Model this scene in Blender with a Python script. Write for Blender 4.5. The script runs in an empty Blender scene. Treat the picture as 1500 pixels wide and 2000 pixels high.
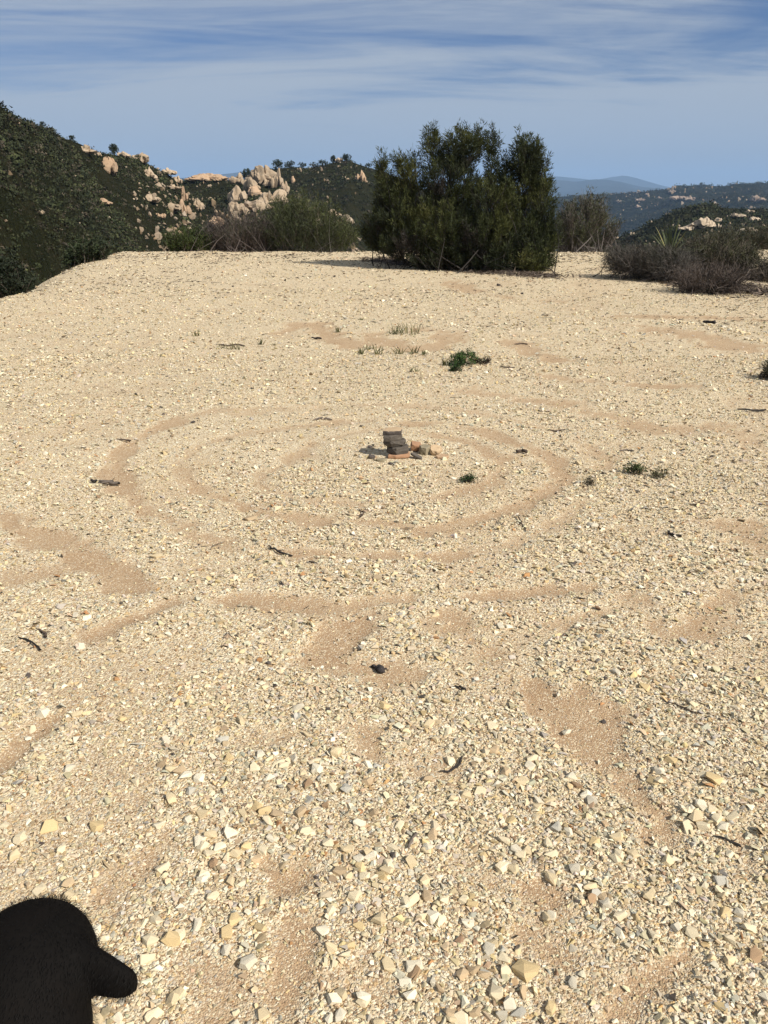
import bpy, bmesh, math, random
import numpy as np
from mathutils import Vector, Matrix

random.seed(7)
rng = np.random.default_rng(11)
scene = bpy.context.scene
COL = scene.collection
R = math.radians

# ------------------------------------------------------------------ camera
F = 1580.0                      # focal length in pixels of the 1500 x 2000 photograph
PITCH = R(21.1)
CAM = np.array([0.0, 0.0, 1.6])
cd = bpy.data.cameras.new('camera')
cam = bpy.data.objects.new('camera', cd)
COL.objects.link(cam)
cam.location = CAM
cam.rotation_euler = (R(90) - PITCH, 0, 0)
cd.sensor_fit = 'VERTICAL'
cd.sensor_height = 36.0
cd.lens = 36.0 * F / 2000.0
cd.clip_start = 0.05
cd.clip_end = 60000
scene.camera = cam

# ------------------------------------------------------------------ sky and sun
SUN_EL, SUN_AZ = R(40), R(128)          # azimuth clockwise from +Y: behind the camera, to its right
w = bpy.data.worlds.new('World')
scene.world = w
w.use_nodes = True
nt = w.node_tree
nt.nodes.clear()


def N(tree, typ, **kw):
    n = tree.nodes.new(typ)
    for k, v in kw.items():
        setattr(n, k, v)
    return n


def math_node(tree, op, a, b=None, c=None, clamp=False):
    n = tree.nodes.new('ShaderNodeMath')
    n.operation = op
    n.use_clamp = clamp
    for i, v in enumerate((a, b, c)):
        if v is None:
            continue
        if isinstance(v, (int, float)):
            n.inputs[i].default_value = v
        else:
            tree.links.new(v, n.inputs[i])
    return n.outputs[0]


def mixcol(tree, fac, a, b, blend='MIX'):
    n = tree.nodes.new('ShaderNodeMix')
    n.data_type = 'RGBA'
    n.blend_type = blend
    n.clamp_factor = True
    for key, v in ((0, fac), (6, a), (7, b)):
        if isinstance(v, (int, float)):
            n.inputs[key].default_value = v
        elif isinstance(v, tuple):
            n.inputs[key].default_value = (*v, 1) if len(v) == 3 else v
        else:
            tree.links.new(v, n.inputs[key])
    return n.outputs[2]


def ramp(tree, fac, stops, interp='LINEAR'):
    n = tree.nodes.new('ShaderNodeValToRGB')
    n.color_ramp.interpolation = interp
    els = n.color_ramp.elements
    while len(els) < len(stops):
        els.new(0.5)
    for e, (p, c) in zip(els, stops):
        e.position = p
        e.color = (c, c, c, 1) if isinstance(c, (int, float)) else (*c, 1)
    tree.links.new(fac, n.inputs[0])
    return n.outputs[0]


sky = N(nt, 'ShaderNodeTexSky', sky_type='NISHITA', sun_disc=False)
sky.sun_elevation = SUN_EL
sky.sun_rotation = SUN_AZ
sky.altitude = 500
sky.air_density = 1.0
sky.dust_density = 0.6
sky.ozone_density = 3.0
tc = N(nt, 'ShaderNodeTexCoord')
sep = N(nt, 'ShaderNodeSeparateXYZ')
nt.links.new(tc.outputs['Generated'], sep.inputs[0])
zc = math_node(nt, 'ADD', math_node(nt, 'MAXIMUM', sep.outputs[2], 0.0), 0.10)
px_ = math_node(nt, 'DIVIDE', sep.outputs[0], zc)
py_ = math_node(nt, 'DIVIDE', sep.outputs[1], zc)
comb = N(nt, 'ShaderNodeCombineXYZ')
nt.links.new(px_, comb.inputs[0])
nt.links.new(py_, comb.inputs[1])


def cloud_layer(scale, rot, loc, detail, dist, rough=0.55):
    m = N(nt, 'ShaderNodeMapping')
    m.inputs['Scale'].default_value = scale
    m.inputs['Rotation'].default_value = (0, 0, R(rot))
    m.inputs['Location'].default_value = loc
    nt.links.new(comb.outputs[0], m.inputs[0])
    n = N(nt, 'ShaderNodeTexNoise')
    n.inputs['Scale'].default_value = 1.0
    n.inputs['Detail'].default_value = detail
    n.inputs['Roughness'].default_value = rough
    n.inputs['Distortion'].default_value = dist
    nt.links.new(m.outputs[0], n.inputs[0])
    return n.outputs[0]


c1 = cloud_layer((0.30, 0.62, 1), -16, (3.1, 0.4, 0), 8, 1.0, 0.58)
c2 = cloud_layer((0.55, 2.2, 1), -24, (1.0, 7.7, 0), 8, 0.9, 0.62)
cm = math_node(nt, 'ADD', math_node(nt, 'MULTIPLY', c1, 0.66), math_node(nt, 'MULTIPLY', c2, 0.34))
low = math_node(nt, 'MULTIPLY', math_node(nt, 'SUBTRACT', 0.16, sep.outputs[2], clamp=True), 1.7)
cm = math_node(nt, 'ADD', cm, low)
cmask = ramp(nt, cm, [(0.38, 0.0), (0.59, 1.0)], 'EASE')
cmask = math_node(nt, 'MULTIPLY', cmask, 0.85)
sky_t = mixcol(nt, 1.0, sky.outputs[0], (0.33, 0.545, 0.92), 'MULTIPLY')
skyc = mixcol(nt, cmask, sky_t, (7.8, 8.25, 8.6))
bg = N(nt, 'ShaderNodeBackground')
bg.inputs['Strength'].default_value = 0.05
nt.links.new(skyc, bg.inputs[0])
wo = N(nt, 'ShaderNodeOutputWorld')
nt.links.new(bg.outputs[0], wo.inputs[0])

sun_dir = Vector((math.sin(SUN_AZ) * math.cos(SUN_EL), math.cos(SUN_AZ) * math.cos(SUN_EL), math.sin(SUN_EL)))
sl = bpy.data.lights.new('sun', 'SUN')
sl.energy = 5.0
sl.angle = R(0.5)
sl.color = (1.0, 0.94, 0.85)
so = bpy.data.objects.new('sun', sl)
so.rotation_euler = sun_dir.to_track_quat('Z', 'Y').to_euler()
so.location = (20, -20, 40)
COL.objects.link(so)

vs = scene.view_settings
vs.view_transform = 'Standard'
vs.look = 'None'
vs.gamma = 1.0
vs.use_curve_mapping = False
vs.exposure = 0.42
scene.cycles.max_bounces = 6
scene.cycles.diffuse_bounces = 3
scene.cycles.transparent_max_bounces = 8

# ------------------------------------------------------------------ helpers


def pix_dir(u, v):
    a = (u - 750.0) / F
    b = (1000.0 - v) / F
    return np.array([a, math.cos(PITCH) + b * math.sin(PITCH), -math.sin(PITCH) + b * math.cos(PITCH)])


def gp(u, v, z=0.0):
    """point on the level ground that the photograph shows at u, v"""
    d = pix_dir(u, v)
    t = (z - CAM[2]) / d[2]
    return CAM + d * t


def at_depth(u, v, y):
    d = pix_dir(u, v)
    return CAM + d * (y / d[1])


def hash2(ix, iy, seed):
    h = (ix.astype(np.int64) * 374761393 + iy.astype(np.int64) * 668265263 + seed * 974634777) & 0x7fffffff
    h = (h ^ (h >> 13)) * 1274126177 & 0x7fffffff
    return ((h ^ (h >> 16)) & 0xffff) / 65535.0


def vnoise(x, y, seed=0):
    ix, iy = np.floor(x), np.floor(y)
    fx, fy = x - ix, y - iy
    fx = fx * fx * (3 - 2 * fx)
    fy = fy * fy * (3 - 2 * fy)
    a = hash2(ix, iy, seed); b = hash2(ix + 1, iy, seed)
    c = hash2(ix, iy + 1, seed); d = hash2(ix + 1, iy + 1, seed)
    return (a * (1 - fx) + b * fx) * (1 - fy) + (c * (1 - fx) + d * fx) * fy


def fbm(x, y, seed=0, oct=4):
    s, a, tot = 0, 1.0, 0
    for i in range(oct):
        s = s + a * vnoise(x * 2 ** i, y * 2 ** i, seed + i * 17)
        tot += a
        a *= 0.5
    return s / tot


def tag(o, label=None, cat=None, group=None, kind=None):
    if label: o['label'] = label
    if cat: o['category'] = cat
    if group: o['group'] = group
    if kind: o['kind'] = kind
    return o


def mesh_np(name, V, Fc, mat=None, col=None, attrs=None, smooth=False):
    """a mesh datablock from arrays; Fc is an (n, 3) or (n, 4) array; col is one colour per vertex"""
    me = bpy.data.meshes.new(name)
    V = np.asarray(V, dtype=np.float32)
    Fc = np.asarray(Fc, dtype=np.int32)
    k = Fc.shape[1]
    me.vertices.add(len(V))
    me.vertices.foreach_set('co', V.ravel())
    me.loops.add(Fc.size)
    me.loops.foreach_set('vertex_index', Fc.ravel())
    me.polygons.add(len(Fc))
    me.polygons.foreach_set('loop_start', np.arange(0, Fc.size, k, dtype=np.int32))
    me.polygons.foreach_set('use_smooth', np.full(len(Fc), smooth, dtype=bool))
    if col is not None:
        a = me.attributes.new('Col', 'FLOAT_COLOR', 'POINT')
        c = np.ones((len(V), 4), dtype=np.float32)
        c[:, :3] = col
        a.data.foreach_set('color', c.ravel())
    for k_, v_ in (attrs or {}).items():
        a = me.attributes.new(k_, 'FLOAT', 'POINT')
        a.data.foreach_set('value', np.asarray(v_, dtype=np.float32).ravel())
    if mat: me.materials.append(mat)
    me.update(calc_edges=True)
    me.validate()
    return me


def link(name, me, parent=None, loc=None, rot=None, scale=None):
    o = bpy.data.objects.new(name, me)
    COL.objects.link(o)
    if parent is not None: o.parent = parent
    if loc is not None: o.location = loc
    if rot is not None: o.rotation_euler = rot
    if scale is not None: o.scale = scale
    return o


def empty(name, loc, label, cat, group=None):
    o = bpy.data.objects.new(name, None)
    o.empty_display_size = 0.1
    COL.objects.link(o)
    o.location = loc
    return tag(o, label, cat, group)


def tubes(paths, radii, sides=4):
    """paths (n, k, 3), radii (n, k) -> verts, quads"""
    paths = np.asarray(paths, dtype=float)
    n, k, _ = paths.shape
    radii = np.broadcast_to(np.asarray(radii, dtype=float), (n, k))
    tan = np.gradient(paths, axis=1)
    tan /= np.linalg.norm(tan, axis=2, keepdims=True) + 1e-9
    ref = np.where(np.abs(tan[:, :, 2:3]) > 0.9, np.array([1.0, 0, 0]), np.array([0, 0, 1.0]))
    a = np.cross(tan, ref)
    a /= np.linalg.norm(a, axis=2, keepdims=True) + 1e-9
    b = np.cross(tan, a)
    ang = np.arange(sides) * 2 * np.pi / sides
    V = paths[:, :, None, :] + radii[:, :, None, None] * (a[:, :, None, :] * np.cos(ang)[None, None, :, None] + b[:, :, None, :] * np.sin(ang)[None, None, :, None])
    idx = np.arange(n * k * sides).reshape(n, k, sides)
    q = np.stack([idx[:, :-1, :], np.roll(idx, -1, axis=2)[:, :-1, :], np.roll(idx, -1, axis=2)[:, 1:, :], idx[:, 1:, :]], axis=-1)
    return V.reshape(-1, 3), q.reshape(-1, 4)


def unit(a):
    return a / (np.linalg.norm(a, axis=-1, keepdims=True) + 1e-9)


def rotmats(n, tilt, g=rng):
    """random yaw with a random tilt (radians array)"""
    yaw = g.random(n) * 2 * np.pi
    ax = g.random(n) * 2 * np.pi
    c, s = np.cos(yaw), np.sin(yaw)
    Rz = np.zeros((n, 3, 3)); Rz[:, 0, 0] = c; Rz[:, 0, 1] = -s; Rz[:, 1, 0] = s; Rz[:, 1, 1] = c; Rz[:, 2, 2] = 1
    k = np.stack([np.cos(ax), np.sin(ax), np.zeros(n)], 1)
    K = np.zeros((n, 3, 3))
    K[:, 0, 2] = k[:, 1]; K[:, 1, 2] = -k[:, 0]; K[:, 2, 0] = -k[:, 1]; K[:, 2, 1] = k[:, 0]
    I = np.eye(3)[None]
    Rt = I + np.sin(tilt)[:, None, None] * K + (1 - np.cos(tilt))[:, None, None] * (K @ K)
    return Rt @ Rz


# ------------------------------------------------------------------ materials


def new_mat(name):
    m = bpy.data.materials.new(name)
    m.use_nodes = True
    t = m.node_tree
    b = t.nodes['Principled BSDF']
    b.inputs['Specular IOR Level'].default_value = 0.25
    return m, t, b


def noise(t, scale, detail=4, rough=0.55, vec=None, dist=0.0):
    n = t.nodes.new('ShaderNodeTexNoise')
    n.inputs['Scale'].default_value = scale
    n.inputs['Detail'].default_value = detail
    n.inputs['Roughness'].default_value = rough
    n.inputs['Distortion'].default_value = dist
    if vec is None:
        tcn = t.nodes.new('ShaderNodeTexCoord')
        vec = tcn.outputs['Object']
    t.links.new(vec, n.inputs['Vector'])
    return n.outputs[0]


def bump(t, b, h, strength, dist):
    n = t.nodes.new('ShaderNodeBump')
    n.inputs['Strength'].default_value = strength
    n.inputs['Distance'].default_value = dist
    t.links.new(h, n.inputs['Height'])
    t.links.new(n.outputs[0], b.inputs['Normal'])


def mat_attr(name, rough=0.85, vary=0.25, scale=60.0, bmp=0.0, bdist=0.002, transl=0.0):
    """colour from the mesh's Col attribute, with a fine grain of its own"""
    m, t, b = new_mat(name)
    a = t.nodes.new('ShaderNodeAttribute')
    a.attribute_name = 'Col'
    g = t.nodes.new('ShaderNodeNewGeometry')
    n = noise(t, scale, 3, 0.6, g.outputs['Position'])
    f = ramp(t, n, [(0.25, 1 - vary), (0.75, 1 + vary * 0.4)])
    c = mixcol(t, 1.0, a.outputs[0], f, 'MULTIPLY')
    t.links.new(c, b.inputs['Base Color'])
    b.inputs['Roughness'].default_value = rough
    if bmp: bump(t, b, n, bmp, bdist)
    if transl:
        tr = t.nodes.new('ShaderNodeBsdfTranslucent')
        t.links.new(c, tr.inputs[0])
        mx = t.nodes.new('ShaderNodeMixShader')
        mx.inputs[0].default_value = transl
        t.links.new(b.outputs[0], mx.inputs[1])
        t.links.new(tr.outputs[0], mx.inputs[2])
        t.links.new(mx.outputs[0], t.nodes['Material Output'].inputs[0])
    return m


def mat_stone(name, c1, c2, c3=None, scale=9.0, rough=0.85, bstr=0.6, bdist=0.01, lo=0.3, hi=0.7, rand=0.12):
    """mottled rock: two or three mineral colours by noise"""
    m, t, b = new_mat(name)
    tcn = t.nodes.new('ShaderNodeTexCoord')
    oi = t.nodes.new('ShaderNodeObjectInfo')
    vadd = t.nodes.new('ShaderNodeVectorMath')
    vadd.operation = 'ADD'
    t.links.new(tcn.outputs['Object'], vadd.inputs[0])
    sc = math_node(t, 'MULTIPLY', oi.outputs['Random'], 37.0)
    t.links.new(sc, vadd.inputs[1])
    n1 = noise(t, scale, 6, 0.6, vadd.outputs[0])
    n2 = noise(t, scale * 6, 5, 0.65, vadd.outputs[0])
    c = mixcol(t, ramp(t, n1, [(lo, 0), (hi, 1)]), c1, c2)
    if c3: c = mixcol(t, ramp(t, n2, [(0.56, 0), (0.72, 0.85)]), c, c3)
    f = math_node(t, 'MULTIPLY_ADD', oi.outputs['Random'], 2 * rand, 1 - rand)
    c = mixcol(t, 1.0, c, f, 'MULTIPLY')
    t.links.new(c, b.inputs['Base Color'])
    b.inputs['Roughness'].default_value = rough
    h = math_node(t, 'ADD', n1, math_node(t, 'MULTIPLY', n2, 0.5))
    bump(t, b, h, bstr, bdist)
    return m


M = {}
M['pebble'] = mat_attr('pebble_mineral', 0.9, 0.18, 180.0, 0.35, 0.002)
M['leaf'] = mat_attr('leaf', 0.7, 0.2, 8.0, transl=0.12)
M['farleaf'] = mat_attr('far_scrub_leaf', 0.85, 0.25, 0.6)
M['bark'] = mat_attr('bark', 0.9, 0.3, 40.0, 0.5, 0.003)
M['litter'] = mat_attr('dry_litter', 0.9, 0.3, 30.0)

# ------------------------------------------------------------------ dirt paths worn through the gravel (photograph pixels -> level ground)
PATHS = [  # (points, half width in m, strength)
    ([(345, 826), (300, 845), (258, 867), (224, 902), (226, 936), (250, 958)], .085, .9),
    ([(618, 863), (575, 893), (560, 905)], .08, .5),
    ([(367, 940), (410, 962), (462, 980), (540, 1005), (605, 1014), (640, 1012)], .075, .75),
    ([(583, 1083), (670, 1083), (757, 1085), (880, 1085)], .06, .8),
    ([(0, 1010), (60, 1035), (150, 1083), (193, 1100), (258, 1135), (323, 1148)], .085, .75),
    ([(0, 1130), (60, 1120), (130, 1105)], .1, .5),
    ([(120, 815), (224, 806)], .1, .4), ([(470, 812), (560, 800), (640, 795)], .07, .4),
    ([(800, 828), (870, 829), (954, 843), (1010, 862), (1061, 885), (1094, 909), (1099, 932), (1071, 955), (1033, 974), (1000, 993), (949, 1007), (884, 1021), (830, 1032)], .075, .8),
    ([(850, 850), (893, 857), (940, 871), (977, 895), (987, 918), (959, 941), (900, 962), (830, 975)], .06, .6),
    ([(940, 765), (1047, 778), (1127, 792), (1200, 812), (1267, 834), (1407, 829), (1500, 871)], .16, .55),
    ([(1120, 850), (1180, 885), (1190, 905)], .07, .55),
    ([(1420, 1025), (1453, 1030), (1500, 1072)], .14, .6),
    ([(345, 1165), (325, 1178), (260, 1205), (190, 1238)], .06, .95),
    ([(450, 1170), (550, 1180), (650, 1185), (725, 1178), (800, 1165)], .06, .85),
    ([(715, 1205), (690, 1225), (650, 1250), (610, 1290)], .085, .95), ([(620, 1290), (670, 1300), (780, 1320)], .09, .7),
    ([(150, 1375), (100, 1410), (30, 1470), (0, 1490)], .05, .8),
    ([(915, 1165), (990, 1160), (1060, 1153)], .035, 1.3), ([(1060, 1153), (1100, 1150), (1160, 1145)], .05, 1.0), ([(1160, 1145), (1230, 1165), (1300, 1190)], .06, .6),
    ([(875, 1200), (925, 1235), (960, 1260)], .09, .75), ([(1090, 1212), (1160, 1195)], .05, .9),
    ([(1410, 1160), (1385, 1195), (1350, 1215)], .14, .6),
    ([(1035, 1345), (1075, 1372), (1125, 1405), (1180, 1445)], .075, 1.0), ([(1130, 1380), (1170, 1400)], .08, .8),
    ([(1190, 1480), (1230, 1525), (1280, 1590), (1290, 1640)], .06, .7),
    ([(610, 633), (645, 660), (690, 677)], .16, .95), ([(545, 650), (584, 632)], .12, .7),
    ([(725, 655), (766, 677), (827, 684), (878, 667), (868, 649), (830, 645)], .17, .9),
    ([(1243, 620), (1360, 620), (1477, 625)], .22, .8), ([(1290, 645), (1360, 655), (1407, 671), (1480, 682)], .25, .8),
    ([(1010, 668), (1040, 683), (1085, 700)], .15, .9),
    ([(1060, 731), (1173, 744), (1267, 750), (1360, 752)], .09, .9),
    ([(880, 550), (921, 569)], .3, .7), ([(960, 575), (990, 580)], .3, .5), ([(1060, 585), (1090, 588)], .25, .5),
    ([(1190, 520), (1150, 550), (1130, 600)], .6, .3),
    ([(583, 1820), (575, 1870), (560, 1940)], .04, .55), ([(520, 1690), (560, 1720)], .05, .7),
    ([(1290, 1600), (1270, 1640)], .04, .8), ([(1345, 1860), (1290, 1900), (1230, 1935), (1210, 1990)], .03, .55), ([(1050, 1720), (1080, 1750)], .045, .75),
    ([(480, 1450), (560, 1440)], .05, .4), ([(700, 1420), (720, 1440), (735, 1480)], .05, .55), ([(760, 1480), (860, 1490)], .06, .4),
    ([(240, 1560), (330, 1570)], .05, .45), ([(60, 1590), (110, 1640)], .06, .4), ([(1040, 1820), (1090, 1850)], .04, .5), ([(900, 1700), (960, 1720)], .04, .4),
    ([(1440, 1640), (1470, 1700)], .04, .5), ([(330, 1640), (300, 1680), (210, 1740)], .06, .5), ([(410, 1900), (440, 1990)], .05, .45), ([(700, 1900), (760, 1990)], .05, .5),
]
PATHS += [
    ([(345, 826), (420, 805), (540, 795), (700, 790), (850, 795), (950, 806), (1060, 830), (1140, 868), (1165, 910)], .06, .45),
    ([(250, 958), (290, 995), (380, 1040), (480, 1068), (583, 1083)], .07, .6),
    ([(880, 1085), (1000, 1062), (1090, 1020), (1150, 970)], .06, .45),
    ([(640, 1012), (740, 1020), (830, 1032)], .06, .6),
    ([(560, 905), (500, 925), (520, 955), (600, 975), (700, 985), (830, 975)], .05, .5),
    ([(618, 863), (700, 845), (800, 838), (850, 850)], .05, .45),
    ([(367, 940), (350, 905), (390, 872), (480, 848), (600, 832), (700, 822), (800, 828)], .06, .5),
]
PATHW = [(np.array([gp(*p)[:2] for p in pts]), hw, st) for pts, hw, st in PATHS]


def dirt_at(x, y):
    """0 = loose stones, 1 = bare fine dirt"""
    x = np.asarray(x, float); y = np.asarray(y, float)
    wob = (fbm(x * 5, y * 5, 3, 3) - .5) + .8 * (fbm(x * 23, y * 23, 4, 3) - .5)
    d = np.zeros_like(x)
    for P, hw, st in PATHW:
        m = hw * 2.2
        sel = (x > P[:, 0].min() - m) & (x < P[:, 0].max() + m) & (y > P[:, 1].min() - m) & (y < P[:, 1].max() + m)
        if not sel.any(): continue
        X, Y = x[sel], y[sel]
        best = np.full(X.shape, 9.0)
        for a, b in zip(P[:-1], P[1:]):
            ab = b - a
            t = np.clip(((X - a[0]) * ab[0] + (Y - a[1]) * ab[1]) / (ab @ ab + 1e-9), 0, 1)
            best = np.minimum(best, np.hypot(X - a[0] - t * ab[0], Y - a[1] - t * ab[1]))
        r = best / (hw * .95) + wob[sel] * 2.6
        v = np.clip((1.7 - r) / 1.6, 0, 1)
        d[sel] = np.maximum(d[sel], v * min(1.2, st * 1.3))
    patch = np.clip((fbm(x * 2.3 + 9, y * 2.3, 21, 4) - .60) * 4, 0, .35)
    return np.clip(np.maximum(d, patch), 0, 1)


# ------------------------------------------------------------------ plateau
EDGE_Y = np.array([-40, 10, 13.8, 16, 18, 20, 23, 27, 40.])
EDGE_X = np.array([-7.6, -7.1, -6.8, -7.0, -7.3, -7.75, -8.4, -9.0, -9.5])


def plateau_z(x, y):
    dl = x - np.interp(y, EDGE_Y, EDGE_X)
    dbk = 29.0 + 0.5 * np.sin(x * .7) + 0.25 * np.sin(x * 1.9 + 1) - y
    d = np.minimum(np.minimum(dl, dbk), np.minimum(19 - x, y + 14))
    d = d + .5 * (fbm(x * .8, y * .8, 5, 3) - .5)
    e = np.clip(.7 - d, 0, None)
    drop = np.where(e < 1.4, .22 * e * e, .22 * 1.96 + .62 * (e - 1.4))
    z = -drop
    z = z + .05 * (fbm(x * .35, y * .35, 8, 3) - .5) * np.clip(y / 4, .3, 1.6)
    z = z + .02 * (fbm(x * 2.1, y * 2.1, 9, 3) - .5)
    return z


def ground_z(x, y):
    return plateau_z(x, y) - .012 * dirt_at(x, y)


ys = np.concatenate([np.linspace(-15, 0.4, 40), np.geomspace(0.42, 31, 330), np.linspace(31.3, 75, 60)])
ts = np.concatenate([np.linspace(-2.6, -.72, 50), np.linspace(-.70, .70, 270), np.linspace(.72, 2.6, 50)])
YY, TT = np.meshgrid(ys, ts, indexing='ij')
XX = TT * (np.clip(np.abs(YY), 1.6, None) + .8)
DIRT = dirt_at(XX, YY)
ZZ = plateau_z(XX, YY) - .012 * DIRT
ni, nj = XX.shape
idx = np.arange(ni * nj).reshape(ni, nj)
quads = np.stack([idx[:-1, :-1], idx[:-1, 1:], idx[1:, 1:], idx[1:, :-1]], -1).reshape(-1, 4)

m, t, b = new_mat('gravelly_dirt')
g = t.nodes.new('ShaderNodeNewGeometry')
at = t.nodes.new('ShaderNodeAttribute'); at.attribute_name = 'dirt'


def voro(scale, feature='F1', rnd=1.0):
    n = t.nodes.new('ShaderNodeTexVoronoi')
    n.feature = feature
    n.inputs['Scale'].default_value = scale
    n.inputs['Randomness'].default_value = rnd
    t.links.new(g.outputs['Position'], n.inputs['Vector'])
    return n


v1, v2 = voro(105), voro(240)
e1 = voro(105, 'DISTANCE_TO_EDGE')
sepc = t.nodes.new('ShaderNodeSeparateColor'); t.links.new(v1.outputs['Color'], sepc.inputs[0])
sepd = t.nodes.new('ShaderNodeSeparateColor'); t.links.new(v2.outputs['Color'], sepd.inputs[0])
pal = [(0.0, (.54, .43, .27)), (.18, (.66, .56, .38)), (.42, (.73, .65, .48)), (.66, (.60, .49, .32)), (.82, (.46, .41, .33)), (.88, (.58, .41, .20)), (.95, (.22, .15, .09))]
k1 = ramp(t, sepc.outputs[0], pal, 'CONSTANT')
k2 = ramp(t, sepd.outputs[0], pal, 'CONSTANT')
nb = noise(t, 3.0, 5, 0.6, g.outputs['Position'])
nf = noise(t, 420, 3, 0.7, g.outputs['Position'])
dirtc = mixcol(t, ramp(t, nb, [(.3, 0), (.7, 1)]), (.36, .232, .132), (.43, .295, .175))
dirtc = mixcol(t, 1.0, dirtc, ramp(t, nf, [(.2, .75), (.8, 1.15)]), 'MULTIPLY')
fine = mixcol(t, ramp(t, sepd.outputs[1], [(.34, 0), (.42, 1)]), dirtc, k2)
coarse = mixcol(t, ramp(t, e1.outputs[0], [(.03, 0), (.10, 1)]), fine, k1)
grav = mixcol(t, ramp(t, sepc.outputs[1], [(.30, 0), (.36, 1)]), fine, coarse)
dn = math_node(t, 'MULTIPLY_ADD', nb, .5, -.25)
dmask = math_node(t, 'ADD', at.outputs['Fac'], dn, clamp=True)
dm2 = ramp(t, dmask, [(.18, 0), (.7, .92)])
grit = mixcol(t, ramp(t, sepd.outputs[1], [(.72, 0), (.78, .7)]), dirtc, k2)
base = mixcol(t, dm2, grav, grit)
t.links.new(base, b.inputs['Base Color'])
b.inputs['Roughness'].default_value = .95
b.inputs['Specular IOR Level'].default_value = .1
hh = math_node(t, 'MULTIPLY', math_node(t, 'SUBTRACT', 1.0, v1.outputs['Distance']), math_node(t, 'SUBTRACT', 1.0, dm2))
hh = math_node(t, 'ADD', hh, math_node(t, 'MULTIPLY', math_node(t, 'SUBTRACT', 1.0, v2.outputs['Distance']), .45))
hh = math_node(t, 'ADD', hh, math_node(t, 'MULTIPLY', nf, .07))
bump(t, b, hh, .9, .006)
M['ground'] = m
me = mesh_np('gravel_plateau', np.stack([XX, YY, ZZ], -1).reshape(-1, 3), quads, m, attrs={'dirt': DIRT.ravel()}, smooth=True)
tag(link('ground', me), kind='structure')

# valley floor far below
rr = np.geomspace(20, 13300, 60); aa = np.linspace(0, 2 * np.pi, 121)
RR, AA = np.meshgrid(rr, aa, indexing='ij')
VX, VY = RR * np.cos(AA), RR * np.sin(AA)
VZ = -95 + 25 * (fbm(VX / 300, VY / 300, 31, 4) - .5)
idv = np.arange(VX.size).reshape(VX.shape)
vq = np.stack([idv[:-1, :-1], idv[1:, :-1], idv[1:, 1:], idv[:-1, 1:]], -1).reshape(-1, 4)


def mat_hill(name, greens, soil, sc):
    m, t, b = new_mat(name)
    g = t.nodes.new('ShaderNodeNewGeometry')
    n1 = noise(t, sc, 7, .65, g.outputs['Position'])
    n2 = noise(t, sc * 7, 5, .7, g.outputs['Position'])
    c = mixcol(t, ramp(t, n1, [(.35, 0), (.65, 1)]), greens[0], greens[1])
    c = mixcol(t, ramp(t, n2, [(.58, 0), (.70, .8)]), c, soil)
    t.links.new(c, b.inputs['Base Color'])
    b.inputs['Roughness'].default_value = 1.0
    b.inputs['Specular IOR Level'].default_value = 0.0
    bump(t, b, math_node(t, 'ADD', n1, n2), 1.0, .35 / sc)
    return m


M['hill_near'] = mat_hill('chaparral_soil', ((.022, .025, .012), (.036, .034, .018)), (.085, .065, .042), .25)
M['hill_far'] = mat_hill('far_chaparral', ((.016, .020, .012), (.030, .032, .018)), (.16, .12, .085), .02)
M['hill_range'] = mat_hill('far_range', ((.035, .04, .025), (.06, .06, .04)), (.10, .09, .06), .002)
me = mesh_np('valley_floor', np.stack([VX, VY, VZ], -1).reshape(-1, 3), vq, M['hill_far'], smooth=True)
tag(link('valley', me), kind='structure')


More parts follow.
